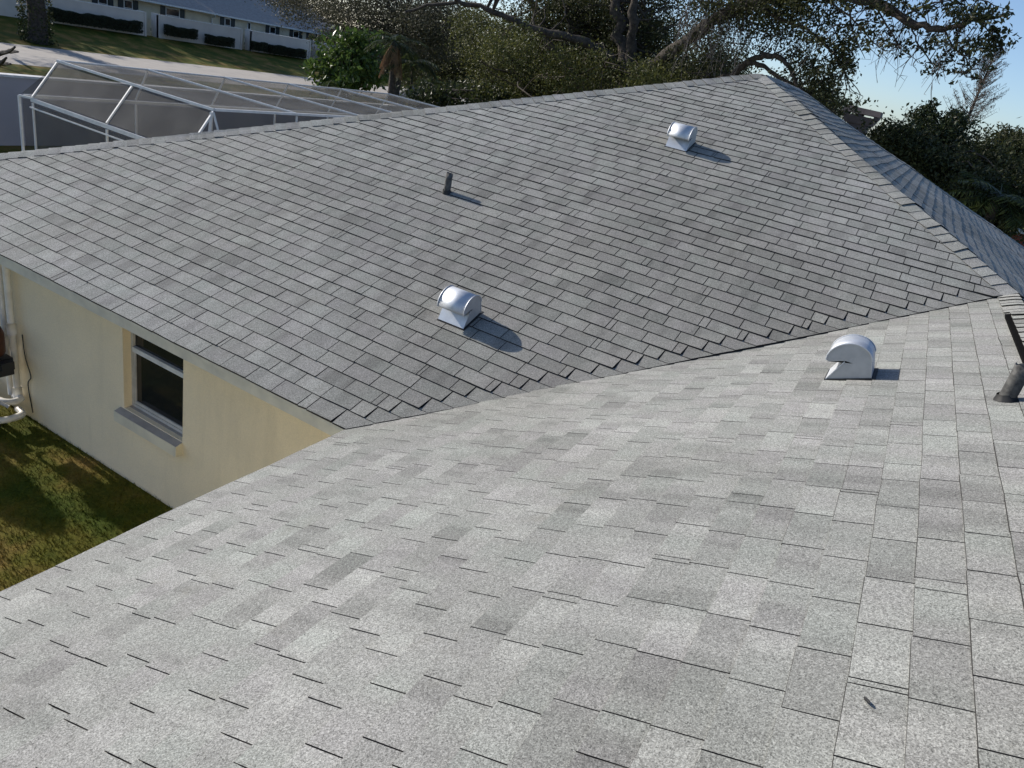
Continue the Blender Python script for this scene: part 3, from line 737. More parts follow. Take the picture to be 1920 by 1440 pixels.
# ------------------------------------------------------------------ the big oak behind the house
Yo = 22.0
oak_base = at(1172, 160, Yo)
T = lambda *p: [at(*q) for q in p]
oak_limbs = [
    ([ground_drop(oak_base), oak_base*[1, 1, 0]+np.array([.1, 0, .6])] + T((1172, 150, Yo), (1165, 80, Yo), (1152, 0, Yo), (1140, -140, Yo+.5)), .42, .14),
    (T((1176, 170, Yo), (1184, 90, Yo-.2), (1188, 0, Yo-.5), (1205, -150, Yo-.5)), .26, .12),
    (T((1168, 140, Yo), (1135, 98, Yo-.6), (1070, 72, Yo-1.2), (1005, 56, Yo-1.6), (960, 36, Yo-2), (900, 12, Yo-2.3), (830, 8, Yo-2.6), (760, 22, Yo-3)), .22, .05),
    (T((1120, 190, Yo+1), (1055, 122, Yo+1), (1022, 55, Yo+1), (990, -20, Yo+1), (960, -140, Yo+1)), .24, .12),
    (T((1045, 105, Yo+1), (1068, 50, Yo+1.2), (1040, -30, Yo+1.5)), .08, .05),
    (T((1178, 150, Yo), (1262, 95, Yo-1), (1335, 40, Yo-2), (1410, 6, Yo-3), (1530, -14, Yo-4), (1640, 4, Yo-5), (1705, 40, Yo-5.4), (1770, 56, Yo-5.8), (1830, 36, Yo-6), (1890, 30, Yo-6)), .26, .025),
    (T((1200, 175, Yo), (1300, 165, Yo-1), (1372, 140, Yo-2), (1402, 116, Yo-2.4), (1442, 105, Yo-2.8), (1474, 117, Yo-3), (1490, 150, Yo-3.2), (1505, 175, Yo-3.2)), .17, .04),
    (T((1400, 117, Yo-2.4), (1428, 122, Yo-2.6), (1470, 150, Yo-2.8), (1508, 170, Yo-3), (1545, 200, Yo-3.2)), .09, .03),
    (T((1410, 6, Yo-3), (1470, 40, Yo-3.4), (1520, 60, Yo-3.8), (1570, 110, Yo-4), (1590, 150, Yo-4)), .07, .02),
    (T((1530, -14, Yo-4), (1590, 30, Yo-4.4), (1650, 90, Yo-4.8)), .04, .012),
    (T((1640, 4, Yo-5), (1664, 50, Yo-5.1), (1690, 90, Yo-5.2), (1722, 118, Yo-5.3)), .030, .008),
    (T((1705, 40, Yo-5.4), (1722, 84, Yo-5.4), (1748, 120, Yo-5.5), (1762, 158, Yo-5.5)), .026, .007),
    (T((1770, 56, Yo-5.8), (1792, 92, Yo-5.8), (1815, 118, Yo-5.9), (1822, 150, Yo-5.9)), .024, .007),
    (T((1830, 36, Yo-6), (1862, 66, Yo-6), (1884, 96, Yo-6)), .022, .007),
    (T((1690, 30, Yo-5.3), (1750, 6, Yo-5.6), (1820, -2, Yo-5.9), (1900, 18, Yo-6.1)), .028, .008),
    (T((1590, 6, Yo-4.6), (1600, 60, Yo-4.5), (1622, 110, Yo-4.5)), .028, .008),
]
oak_regions = [
    (1230, 30, 120, 90, Yo+1.6, 2.0, 150, 55, .32), (1110, 40, 110, 70, Yo+2.2, 1.6, 110, 55, .3), (1400, 0, 120, 50, Yo-2.5, 2, 130, 42, .27), (1500, 15, 90, 42, Yo-3.5, 1.6, 80, 36, .24),
    (1330, 90, 80, 50, Yo-1.5, 1.5, 60, 40, .25), (1430, 60, 70, 45, Yo-2.5, 1.5, 36, 34, .22),
    (1280, 150, 110, 45, Yo-.5, 2, 110, 60, .28), (1180, 150, 90, 50, Yo+.5, 2, 90, 60, .28),
    (1535, 165, 45, 48, Yo-3.2, .9, 70, 20, .14), (1572, 125, 30, 50, Yo-3.8, .8, 40, 18, .13), (1500, 120, 40, 35, Yo-3, .8, 34, 20, .15), (1560, 60, 60, 40, Yo-4, 1, 34, 18, .16),
    (1080, -10, 130, 60, Yo+1, 2, 80, 60, .32), (1180, -330, 420, 170, Yo-.5, 5, 260, 50, .5), (1600, -260, 260, 110, Yo-5, 3, 120, 45, .4), (1060, 20, 150, 60, Yo+2.5, 2, 140, 60, .34), (1200, 80, 90, 60, Yo+2.5, 2, 100, 60, .34),
]
oak_sprays = [(1640, 4, 85, 16, Yo-5, .9, 34, 11, .11), (1740, 14, 95, 22, Yo-5.6, .9, 38, 11, .10), (1830, 34, 55, 34, Yo-6, .8, 50, 12, .09), (1800, 88, 60, 25, Yo-6, .8, 34, 11, .085), (1862, 82, 30, 28, Yo-6, .6, 34, 12, .09), (1690, 80, 75, 36, Yo-5.3, .8, 34, 9, .08), (1760, 135, 60, 26, Yo-5.6, .6, 20, 8, .07), (1830, 130, 30, 20, Yo-5.9, .5, 14, 9, .07),
    (1620, 60, 55, 34, Yo-4.6, .8, 30, 11, .10), (1590, 195, 22, 20, Yo-3.6, .5, 16, 8, .08), (1545, 100, 60, 60, Yo-3.7, .9, 50, 12, .11)]
def oak_extra(t, nodes):
    Cn, cen = clumps(oak_sprays, 109); tb = MB(); twigs(tb, nodes[-190:], cen, 110, .012, 230, sag=.02, sides=4); tag(tb.build('spray_twigs', MT['bark'], t), kind='stuff')
    leaf_mesh('spray_leaves', Cn[rng.random(len(Cn)) < .72], .12, .055, MT['oak_leaf'], t, 111)
    r = np.random.default_rng(77); mb = MB()
    for i in range(150):                                            # grey hanging twigs
        x = r.uniform(1280, 1420) if i < 95 else r.uniform(1460, 1860); y = r.uniform(-25, 45) if i < 95 else r.uniform(10, 70)
        Y = Yo-2.4-(max(x-1400, 0)/460)*3.4+r.uniform(-.6, .4)
        P = [at(x, y, Y)]; Ln = r.uniform(.5, 1.7) if i < 95 else r.uniform(.5, 1.4)
        dr = r.normal(0, .25, 3)
        for k in range(4): P.append(P[-1]+(np.array([0, 0, -1])+dr+r.normal(0, .25, 3))*Ln/4)
        mb.tube(smooth_path(P, 2), np.linspace(.011, .004, 9), 4, cap=False)
        for s in range(2):
            q = P[r.integers(1, 4)]; mb.tube([q, q+r.normal(0, .12, 3)+[0, 0, -.15], q+r.normal(0, .2, 3)+[0, 0, -.35]], [.007, .005, .003], 4, cap=False)
    mb.build('hanging_twigs', MT['moss_twig'], t)
tree('live_oak', 'large live oak with dark forked trunks and spreading limbs behind the roof', 'tree', oak_base, oak_limbs, oak_regions, 101, 'oak_leaf', .095, .05, None, ntw=420, extra=oak_extra, r0=.05)

# olive coloured tree under the oak, grey oak by the far house, darker trees farther off
def simple_tree(name, label, px, py, Y, regions, seed, leaf, L, Wd, r=.16, ntw=90, group=None, cat='tree', lean=0.0, hang=0.):
    top = at(px, py, Y); b = np.array([top[0]-lean, top[1], GZ-.1])
    tree(name, label, cat, b, [([b, b*.5+top*.5+np.array([.1, 0, 0]), top], r, r*.4)], regions, seed, leaf, L, Wd, None, group, ntw, hang)
simple_tree('olive_tree', 'bushy olive green tree with brownish small leaves below the oak limb', 1000, 120, 24,
    [(960, 110, 90, 60, 24, 2, 150, 70, .33), (1060, 150, 90, 55, 24.5, 2, 150, 70, .33), (1000, 175, 140, 40, 23.5, 2, 150, 70, .3), (900, 60, 60, 45, 24, 1.6, 60, 60, .3), (1130, 120, 60, 60, 25, 1.6, 70, 60, .3), (1080, 130, 80, 45, 20, 1.2, 60, 60, .26), (960, 90, 60, 45, 19, 1.2, 40, 60, .26), (1220, 150, 60, 30, 19.5, 1.2, 45, 60, .24)], 201, 'olive_leaf', .085, .05)
for i, yy in enumerate((24, 33, 42, 51, 60)):  # unseen tall trees, added so that their shadows darken the bank across the road
    b0 = np.array([-73.0-(i % 2)*2.5, yy, -1.3]); r = np.random.default_rng(400+i)
    t = empty('shade_tree', b0, ['tall shade tree behind the far cream house, beside the vine covered trunk', 'tall shade tree behind the roof end of the far cream house', 'tall shade tree behind the skylight of the far cream house', 'tall shade tree behind the last windows of the far cream house', 'tall shade tree behind the grey oak and far house'][i], 'tree', 'shade trees behind the far house')
    top = b0+[0, 0, 8]; m = MB(); m.tube(smooth_path([b0, b0+[.2, .1, 4], top], 5), np.linspace(.3, .12, 11), 8); m.build('trunk', MT['bark'], t, smooth=True)
    c = b0+np.stack([r.normal(0, 1.8, 150), r.normal(0, 2.6, 150), r.uniform(3.5, 13.6, 150)], 1); cc = np.repeat(c, 60, 0)+r.normal(0, .6, (150*60, 3))
    leaf_mesh('crown', cc, .5, .32, MT['far_leaf'], t, 410+i)
simple_tree('grey_oak', 'grey olive fine leaved oak beside the far cream house', 760, 20, 38,
    [(700, 20, 120, 60, 38, 3.5, 170, 90, .55), (580, 5, 70, 42, 39, 2.5, 90, 80, .5), (820, 40, 100, 60, 37, 3, 150, 90, .5), (660, 75, 60, 35, 38, 2.5, 60, 80, .45), (520, -20, 60, 25, 40, 2.5, 50, 80, .5), (760, 90, 110, 45, 39, 3, 110, 90, .5), (720, -110, 260, 90, 38, 5, 120, 80, .8)], 211, 'grey_leaf', .13, .075, r=.3, ntw=140)
for i, (x, y, Y, rx, ry, lab) in enumerate([(860, 110, 50, 130, 85, 'dark broad tree far behind the olive tree and palm'), (1100, 90, 46, 160, 115, 'dark broad tree far behind the oak trunks'), (1290, 170, 44, 120, 60, 'dark low tree far behind the roof peak limb'), (700, 110, 62, 90, 50, 'dark tree far behind the big leaved shrub'), (1480, 205, 52, 110, 30, 'dark low tree far behind the hanging oak leaves')]):
    simple_tree('far_tree', lab, x, y, Y, [(x, y, rx, ry, Y, 4, 190, 95, .8)], 230+i, 'far_leaf', .22, .13, r=.25, ntw=25)
# big leaved shrub, palms, low bush
simple_tree('fig_shrub', 'tall bright green shrub with large glossy leaves beyond the screen roof', 655, 120, 26,
    [(655, 92, 50, 30, 26, 1.2, 46, 16, .3), (622, 125, 40, 30, 26, 1, 46, 16, .28), (670, 140, 40, 36, 26, 1.2, 45, 16, .28), (635, 162, 40, 16, 25.5, 1, 26, 16, .25), (690, 100, 25, 40, 26.4, .8, 24, 16, .25)], 241, 'fig_leaf', .30, .15, r=.07, ntw=60, cat='shrub')
simple_tree('leafy_bush', 'low glossy green bush with pale leaf glints against the ridge', 830, 170, 22,
    [(800, 180, 40, 25, 22, 1, 40, 22, .22), (860, 175, 50, 26, 22.5, 1.2, 60, 24, .22), (920, 182, 40, 20, 22, 1, 40, 24, .22)], 251, 'bush_leaf', .17, .09, r=.05, ntw=40, cat='bush')
def frond(mb, base, dir_, L, droop, nl, ll, lw, r, fan=False, vdown=0.25):
    base = np.array(base, float); d = nrm(dir_); P = [base]
    for k in range(8):
        d = nrm(d+np.array([0, 0, -droop/8])); P.append(P[-1]+d*L/8)
    P = np.array(P); mb.tube(P, np.linspace(.022, .004, 9), 4, cap=False)
    for i in range(nl):
        t = (i+1)/nl*.93+.06; j = min(int(t*8), 7); f = t*8-j; p = P[j]*(1-f)+P[min(j+1, 8)]*f
        tg = nrm(P[min(j+1, 8)]-P[j]); sd = np.cross(tg, (0, 0, 1)); sd = nrm(sd) if np.linalg.norm(sd) > .01 else np.array([1., 0, 0])
        for s in (-1, 1):
            q = nrm(sd*s+tg*.6+np.array([0, 0, -vdown])+r.normal(0, .12, 3)); l = ll*(.55+.9*math.sin(math.pi*min(t*.9+.1, 1)))*.8
            w = np.cross(q, (0, 0, 1)); w = nrm(w)*lw
            n = len(mb.v); mb.v += [tuple(p), tuple(p+q*l*.45+w), tuple(p+q*l+[0, 0, -.12*l]), tuple(p+q*l*.45-w)]; mb.f.append((n, n+1, n+2, n+3))
def palm(name, label, top, r_tr, nfr, L, seed, dead=0, ll=.35, lw=.02, up=.6, droop=1.2, cat='palm', nl=22):
    r = np.random.default_rng(seed); top = np.array(top); b = np.array([top[0], top[1], GZ-.1])
    t = empty(name, (b[0], b[1], GZ), label, cat)
    MB().tube(smooth_path([b, b*.5+top*.5+np.array([.06, .03, 0]), top], 6), r_tr, 9).build('trunk', MT['bark'], t, smooth=True)
    for i in range(nfr):
        a = 2*math.pi*i/nfr+r.normal(0, .2); e = r.uniform(up-.7, up+.6); mb = MB()
        frond(mb, top, (math.cos(a), math.sin(a), e), L*r.uniform(.8, 1.1), droop*r.uniform(.7, 1.3), nl, ll, lw, r)
        mb.build('frond', MT['palm_leaf'], t)
    for i in range(dead):
        a = r.uniform(0, 2*math.pi); mb = MB()
        frond(mb, top-np.array([0, 0, r.uniform(0, .5)]), (math.cos(a)*.7, math.sin(a)*.7, -.5), L*r.uniform(.6, .9), 1.6, nl, ll*.7, lw*.8, r, vdown=.9)
        mb.build('dead_frond', MT['deadfrond'], t)
palm('cabbage_palm', 'palm with brown dead fronds hanging round its dark trunk', at(742, 78, 24), .15, 14, 1.4, 31, dead=24, ll=.4)
palm('areca_palm', 'light green feathery palm beside the palm with dead fronds', at(775, 118, 25), .06, 12, 1.5, 32, ll=.42, lw=.025, up=.9, droop=1.6)
palm('young_palm', 'small palm with stiff fronds at the foot of the big leaved shrub', at(612, 168, 22), .05, 10, .9, 33, ll=.3, lw=.02, up=.8)

# ------------------------------------------------------------------ right side: bushes, dry pine, palm
simple_tree('viburnum_tree', 'loose leafy tree rising against the sky behind the far hip', 1760, 250, 24,
    [(1760, 235, 50, 34, 24, 1.3, 62, 26, .17), (1790, 265, 45, 35, 24, 1.3, 70, 30, .19), (1725, 225, 22, 30, 24, .7, 22, 22, .13), (1800, 225, 24, 18, 24, .7, 20, 20, .12), (1745, 205, 14, 16, 24, .5, 12, 16, .09)], 301, 'bush_leaf', .12, .065, r=.09, ntw=90)
simple_tree('dark_thicket', 'dense dark evergreen bush along the far eave', 1720, 300, 21,
    [(1680, 265, 55, 34, 21, 1.3, 110, 45, .22), (1740, 305, 60, 45, 21, 1.5, 150, 50, .24), (1800, 345, 60, 50, 20, 1.5, 150, 50, .24), (1850, 310, 50, 40, 22, 1.5, 100, 50, .24), (1890, 350, 50, 50, 21, 1.5, 110, 50, .24), (1850, 400, 60, 40, 19, 1.2, 100, 50, .22), (1780, 400, 60, 50, 19, 1.2, 90, 50, .22)], 311, 'far_leaf', .11, .06, r=.1, ntw=80, cat='bush')
simple_tree('pine_tree', 'dark dense tree at the end of the hedge beyond the dry pine', 1895, 280, 28,
    [(1895, 265, 30, 24, 28, 1, 60, 40, .2), (1870, 295, 36, 24, 28, 1, 60, 40, .22), (1930, 300, 40, 40, 28, 1.3, 70, 40, .25)], 321, 'far_leaf', .14, .05, r=.12, ntw=50)
# dry Norfolk pine
top = at(1869, 92, 30); b0 = at(1812, 228, 30); b0 = np.array([top[0], top[1], GZ-.1])
dp = empty('dry_pine', (b0[0], b0[1], GZ), 'thin half bare pine with upswept brown branches against the sky', 'tree')
MB().tube([b0, b0*.4+top*.6+np.array([.05, 0, 0]), top], [.13, .08, .015], 8).build('trunk', MT['bark'], dp, smooth=True)
r = np.random.default_rng(5); tb = MB(); cen = []
zlo = at(1812, 228, 30)[2]
for k in range(46):
    z = zlo-.3+(top[2]-zlo+.2)*(k/46)**.95; f = (top[2]-z)/(top[2]-zlo)
    for j in range(3):
        a = r.uniform(0, 2*math.pi); L = (.18+.8*max(f, 0)**.7)*r.uniform(.6, 1.1)
        p = np.array([top[0], top[1], z]); d = np.array([math.cos(a), math.sin(a), .55])
        q1 = p+d*L*.5; q2 = p+d*L+np.array([0, 0, .25*L]); tb.tube([p, q1, q2], [.014, .009, .004], 4, cap=False)
        for s in range(16):
            t = r.uniform(.25, 1); cen.append(p*(1-t)+q2*t+r.normal(0, .03, 3))
tb.build('branches', MT['moss_twig'], dp); leaf_mesh('crown', np.array(cen), .16, .016, MT['needle'], dp, 6, hang=-.9)
palm('fan_palm', 'dark palm with pale sunlit frond tips beside the red brick chimney', at(1872, 372, 18), .12, 22, 1.15, 41, ll=.42, lw=.022, up=.4, droop=1.0, nl=20)

# ------------------------------------------------------------------ neighbours on the right: house with wide chimney, brick house
def gable_house(name, label, c, sx, sy, ze, zr, wall, roofm, extra=None):
    c = np.array([c[0], c[1], GZ]); t = empty(name, c, label, 'house')
    x0, x1, y0, y1 = c[0]-sx/2, c[0]+sx/2, c[1]-sy/2, c[1]+sy/2
    m = MB(); m.add([(x0,y0,GZ),(x1,y0,GZ),(x1,y1,GZ),(x0,y1,GZ),(x0,y0,ze),(x1,y0,ze),(x1,y1,ze),(x0,y1,ze)], [(0,1,5,4),(1,2,6,5),(2,3,7,6),(3,0,4,7)]); m.build('wall', MT[wall], t)
    o = .5; rx = min(sx, sy)/2
    A = [(x0-o, y0-o, ze-.05), (x1+o, y0-o, ze-.05), (x1+o, y1+o, ze-.05), (x0-o, y1+o, ze-.05)]
    R_ = [((x0+rx), c[1], zr), ((x1-rx), c[1], zr)] if sx >= sy else [(c[0], y0+rx, zr), (c[0], y1-rx, zr)]
    m = MB()
    if sx >= sy: m.add(A+R_, [(0, 1, 5, 4), (1, 2, 5), (2, 3, 4, 5), (3, 0, 4), (0, 3, 2, 1)])
    else: m.add(A+R_, [(0, 1, 4), (1, 2, 5, 4), (2, 3, 5), (3, 0, 4, 5), (0, 3, 2, 1)])
    rf = m.build('roof', MT[roofm], t)
    if extra: extra(t, rf)
    return t
ch = at(1612, 226, 30)
def chim(t, rf):
    # stack and overhanging cap turned with the house
    cx, cy, cz = ch
    st = MB().box((cx-.40, cy-.4, 0.2), (cx+.40, cy+.4, cz-.12)).build('chimney', MT['chimney'], rf)
    h = .66
    V = [(cx-.52, cy-.45, cz-.14), (cx+.52, cy-.45, cz-.14), (cx+.52, cy+.45, cz-.14), (cx-.52, cy+.45, cz-.14), (cx-h, cy-.55, cz+.16), (cx+h, cy-.55, cz+.16), (cx+h, cy+.55, cz+.16), (cx-h, cy+.55, cz+.16)]
    # open slot: cap built as lower skirt, four posts and a lid
    m = MB(); m.add(V, [(0,3,2,1),(4,5,6,7),(0,1,5,4),(1,2,6,5),(2,3,7,6),(3,0,4,7)])
    m.build('chimney_cap', MT['chimney'], t)
    m = MB()
    for a, b in ((-.66, -.50), (-.12, .05), (.5, .68)): m.box((cx+a, cy-.54, cz+.161), (cx+b, cy+.54, cz+.235))
    m.build('cap_post', MT['chimney'], t)
    V = [(cx-.70, cy-.58, cz+.236), (cx+.72, cy-.58, cz+.236), (cx+.72, cy+.58, cz+.236), (cx-.70, cy+.58, cz+.236), (cx-.66, cy-.5, cz+.46), (cx+.70, cy-.5, cz+.44), (cx+.70, cy+.5, cz+.44), (cx-.66, cy+.5, cz+.46)]
    MB().add(V, [(0,3,2,1),(4,5,6,7),(0,1,5,4),(1,2,6,5),(2,3,7,6),(3,0,4,7)]).build('cap_lid', MT['chimney'], t)
gable_house('neighbour_house', 'low house with wide grey chimney cap beyond the far hip', (ch[0]-.5, 32), 11, 8, .2, 1.9, 'cream_wall', 'grey_roof', chim)
bk = at(1912, 445, 22)
bh = empty('brick_chimney', (bk[0]+.6, bk[1], GZ), 'red brick chimney with white cap beside the dark palm', 'chimney')
MB().box((bk[0]-.24, bk[1]-.2, GZ), (bk[0]+1.5, bk[1]+.5, bk[2]+.12)).build('core', MT['mortar'], bh)
cw, chh = .215, .065; z = bk[2]+.12-chh*22
kk = 0
proto = None
for row in range(22):
    for i in range(-1, 8):
        x0 = bk[0]-.24+i*.225+(.112 if row % 2 else 0)
        a, b = max(x0, bk[0]-.244), min(x0+cw, bk[0]+1.5)
        if b-a < .04: continue
        MB().box((a, bk[1]-.212, z+row*chh+.004), (b, bk[1]-.19, z+row*chh+chh-.006)).build('brick', MT['brick_red'], bh)
MB().box((bk[0]-.30, bk[1]-.26, bk[2]+.125), (bk[0]+1.56, bk[1]+.56, bk[2]+.2)).build('cap', MT['white_paint'], bh)

# ------------------------------------------------------------------ pool cage
X0, X1, YB, YT, ZB, ZTp, YE = -12.05, -7.72, 4.70, 5.20, .08, .82, 15.2
cg = empty('pool_cage', ((X0+X1)/2, (YB+YE)/2, GZ), 'white framed screen pool enclosure with a mansard edge beside the house', 'pool cage')
def beam(a, b, w=.05, h=.07, name='beam'): MB().bar(a, b, w*.66, h*.7).build(name, MT['alu'], cg)
def screen(P): mesh_np('screen_panel', P, [tuple(range(len(P)))], MT['screen'], cg)
mx_ = [X0, -9.83, X1]; ypur = [YT, 7.1, 9.1, 11.1, 13.1, YE]
beam((X0-.05, YB, ZB), (X1+.2, YB, ZB), .05, .10)
beam((X0-.05, YB-.03, ZB-.14), (X1+.2, YB-.03, ZB-.14), .03, .035, 'rail')
beam((X0-.0, YT, ZTp), (X1, YT, ZTp), .05, .06)
for x in mx_: beam((x, YB, ZB+.055), (x, YT, ZTp-.035), .045, .05, 'strut')
for x in mx_[:2]: beam((x, YB, GZ+.05), (x, YB, ZB-.055), .05, .05, 'post')
beam((X0-.26, YB-.1, GZ+.05), (X0-.26, YB-.1, ZB+.02), .06, .06, 'post')
beam((X0-.26, YB-.1, ZB+.03), (X0, YB, ZB+.03), .05, .05, 'rail')
beam((X1, YB+.2, GZ+.05), (X1, YT-.04, ZTp-.04), .05, .05, 'post')
beam((X1+.0, YT, ZTp-.04), (X1+.28, YT+.1, -.1), .04, .04, 'strut')
for y in ypur[1:]: beam((X0, y, ZTp), (X1, y, ZTp), .05, .06, 'purlin')
beam((X0, YT+.03, ZTp), (X0, YE, ZTp), .05, .06); beam((X1, YT+.03, ZTp), (X1, YE, ZTp), .05, .06)
beam((X0-.4, YB+.06, ZB), (X0-.4, YE, ZB), .05, .08)
for y in ypur[1:]:
    beam((X0-.4, y, GZ+.05), (X0-.4, y, ZB-.05), .05, .05, 'post'); beam((X0-.4, y, ZB+.05), (X0, y, ZTp-.035), .045, .05, 'strut')
    beam((X1, y, .1), (X1, y, ZTp-.035), .04, .04, 'strut')
beam((X0, YE, ZB), (X1, YE, ZB), .05, .08)
def sagged(a, b, c, d, s, k=6):
    V = []; a, b, c, d = map(np.array, (a, b, c, d))
    for j in range(k+1):
        for i in range(k+1):
            u, v = i/k, j/k
            V.append((a*(1-u)+b*u)*(1-v)+(d*(1-u)+c*u)*v+np.array([0, 0, -s*16*u*(1-u)*v*(1-v)]))
    F = [(j*(k+1)+i, j*(k+1)+i+1, (j+1)*(k+1)+i+1, (j+1)*(k+1)+i) for j in range(k) for i in range(k)]
    mesh_np('screen_panel', V, F, MT['screen'], cg, smooth=True)
e = .03
for i in range(len(ypur)-1):
    sagged((X0+e, ypur[i]+e, ZTp), (X1-e, ypur[i]+e, ZTp), (X1-e, ypur[i+1]-e, ZTp), (X0+e, ypur[i+1]-e, ZTp), .05)
    y0, y1 = (YB if i == 0 else ypur[i]), ypur[i+1]
    screen([(X0-.4, y0+e, ZB+.05), (X0-.4, y1-e, ZB+.05), (X0, y1-e, ZTp-.03), (X0, max(y0, YT)+e, ZTp-.03)])
    screen([(X0-.4, y0+e, GZ+.06), (X0-.4, y1-e, GZ+.06), (X0-.4, y1-e, ZB-.05), (X0-.4, y0+e, ZB-.05)])
for i in range(2):
    a, b = mx_[i]+e, mx_[i+1]-e
    screen([(a, YB, ZB+.06), (b, YB, ZB+.06), (b, YT, ZTp-.035), (a, YT, ZTp-.035)])
    screen([(a, YB, GZ+.06), (b, YB, GZ+.06), (b, YB, ZB-.06), (a, YB, ZB-.06)])
screen([(X0+e, YE, GZ+.06), (X1-e, YE, GZ+.06), (X1-e, YE, ZTp-.04), (X0+e, YE, ZTp-.04)])

# ------------------------------------------------------------------ garden wall at the left, hedge behind it
gw = MB().box((-18.6, 1.0, GZ-.1), (-18.4, 26, -.46)).build('garden_wall', MT['mauve_wall']); tag(gw, 'long plain white garden wall behind the screened pool cage', 'wall')
MB().box((-18.64, .98, -.458), (-18.36, 26.02, -.40)).build('coping', MT['white_paint'], gw)
def hedge(name, label, a, b, h, d, seed, group, z0=GZ, leaf='hedge_leaf', L=.09, dens=1100):
    a = np.array(a, float); b = np.array(b, float); Ln = np.linalg.norm(b-a); r = np.random.default_rng(seed)
    t = empty(name, (*((a+b)/2), z0), label, 'hedge', group)
    n = int(Ln*(h+d)*dens); s = r.uniform(0, 1, n); w = r.uniform(-.5, .5, n); z = r.uniform(0.02, 1, n)
    k = r.integers(0, 3, n); z = np.where(k == 0, 1-np.abs(r.normal(0, .05, n)), z); w = np.where(k == 1, .5*np.sign(w)-np.sign(w)*np.abs(r.normal(0, .06, n)), w)
    e = (b-a)/Ln; nn = np.array([-e[1], e[0]])
    bump = 1+.06*np.sin(s*Ln*2.1+seed)+.05*np.sin(s*Ln*5.3)
    C_ = np.stack([a[0]+e[0]*s*Ln+nn[0]*w*d*bump, a[1]+e[1]*s*Ln+nn[1]*w*d*bump, z0+z*h*bump], 1)
    leaf_mesh('foliage', C_, L, L*.55, MT[leaf], t, seed)
    m = MB()
    for x in np.linspace(.04, .96, max(3, int(Ln/.5))):
        p = np.array([a[0]+e[0]*x*Ln, a[1]+e[1]*x*Ln, z0-.05]); m.tube([p, p+np.array([.03, .02, h*.8])], [.03, .015], 5)
    m.build('stem', MT['bark'], t)
hedge('shrub_row', 'dark leafy shrub row between the garden wall and the road', (-20.2, 4), (-20.2, 24), 1.25, 1.4, 61, None, GZ, 'far_leaf', .12, 500)

# ------------------------------------------------------------------ white boundary wall across the road, hedges, far house
WZ, WT = -1.42, .13
secs = [(15.0, 34.2, -50.0), (35.2, 43.0, -50.0), (44.0, 50.9, -50.0), (51.9, 62.0, -50.0)]
dets = ['with the longest hedge before it', 'with two short hedges before it', 'with a split hedge before it', 'ending behind the big leaved shrub']
for (y0, y1, x), dt in zip(secs, dets):
    w = MB().box((x-.1, y0, WZ-.2), (x+.1, y1, WT)).build('boundary_wall', MT['white_wall']); tag(w, 'white rendered boundary wall section '+dt, 'wall', 'boundary wall sections across the road')
    MB().box((x-.14, y0-.02, WT+.002), (x+.14, y1+.02, WT+.06)).build('coping', MT['white_paint'], w)
    for yy, dxx in ((y0, .9), (y1, .9)):
        MB().box((x-.1-.6, yy-.16 if yy == y1 else yy+.0, WZ-.2), (x+.16, yy if yy == y1 else yy+.16, WT+.075)).build('end_pier', MT['white_wall'], w)
for i, (y0, y1) in enumerate(((34.2, 35.2), (43.0, 44.0), (50.9, 51.9))):
    g_ = MB()
    for k in range(9): g_.box((-50.75, y0+.04+k*.105, WZ), (-50.72, y0+.12+k*.105, WT-.35))
    g_.box((-50.72, y0, WZ+.25), (-50.69, y1, WZ+.33)); g_.box((-50.72, y0, WT-.65), (-50.69, y1, WT-.57))
    g_ = g_.build('gate', MT['cream_wall']); tag(g_, ['narrow pale gate beside the longest hedge', 'narrow pale gate between two short hedges and the split hedge', 'narrow pale gate next to the big leaved shrub'][i], 'gate', 'gates in the boundary wall')
def hz_at(px, py): return atx(px, py, -49.3)
for i, (pa, pb, h, lab) in enumerate((((96, 38), (263, 60), .70, 'longest clipped dark hedge along the white boundary wall'), ((312, 62), (366, 75), .66, 'short dark hedge next to the gate, left part of the wall section'), ((388, 80), (435, 88), .64, 'short dark hedge at the end of the wall section by the middle gate'), ((473, 92), (497, 96), .66, 'shorter half of the split dark hedge'), ((503, 97), (570, 109), .66, 'longer half of the split dark hedge'), ((600, 112), (640, 118), .66, 'dark hedge partly behind the big leaved shrub'))):
    a, b = hz_at(*pa), hz_at(*pb)
    lab = lab.replace(', left part of the wall section', '')
    hedge('hedge', lab, (a[0], a[1]), (b[0], b[1]), h, .6, 70+i, 'clipped hedges along the boundary wall', (a[2]+b[2])/2-.05, 'hedge_leaf', .11, 2600)

# far cream house
XE = -58.0
fh = empty('far_house', (XE-4, 52, -1.3), 'cream bungalow with grey hip roof and dark shutters behind the white wall', 'house')
MB().box((XE-7.5, 26, -1.4), (XE-.6, 66, .72)).build('wall', MT['cream_wall'], fh)
MB().box((XE-.6, 44.3, -1.4), (XE-.55, 66, .71)).build('wall', MT['cream_wall'], fh)
m = MB(); e0 = [(XE, 40.6, .78), (XE, 47.2, .72)]
m.add([(XE+.3, 33.5, .82), (XE+.3, 47.0, .74), (XE-8, 47.0, 3.6), (XE-8, 33.5, 3.6)], [(0, 1, 2, 3)])
m.add([(XE+.3, 47.0, .74), (XE-.1, 47.3, .70), (XE-.1, 66, .70), (XE-8, 66, 3.4), (XE-8, 47.0, 3.6)], [(0, 1, 2, 3, 4)])
m.add([(XE+.3, 33.5, .82), (XE-8, 33.5, 3.6), (XE-8, 22, 3.4), (XE+.3, 22, .82)], [(0, 1, 2, 3)])
rf = m.build('roof', MT['grey_roof'], fh)
MB().bar((XE+.33, 22, .74), (XE+.33, 47.0, .68), .06, .14).build('gutter', MT['white_paint'], fh)
MB().bar((XE-.06, 47.35, .64), (XE-.06, 66, .62), .06, .14).build('gutter', MT['white_paint'], fh)
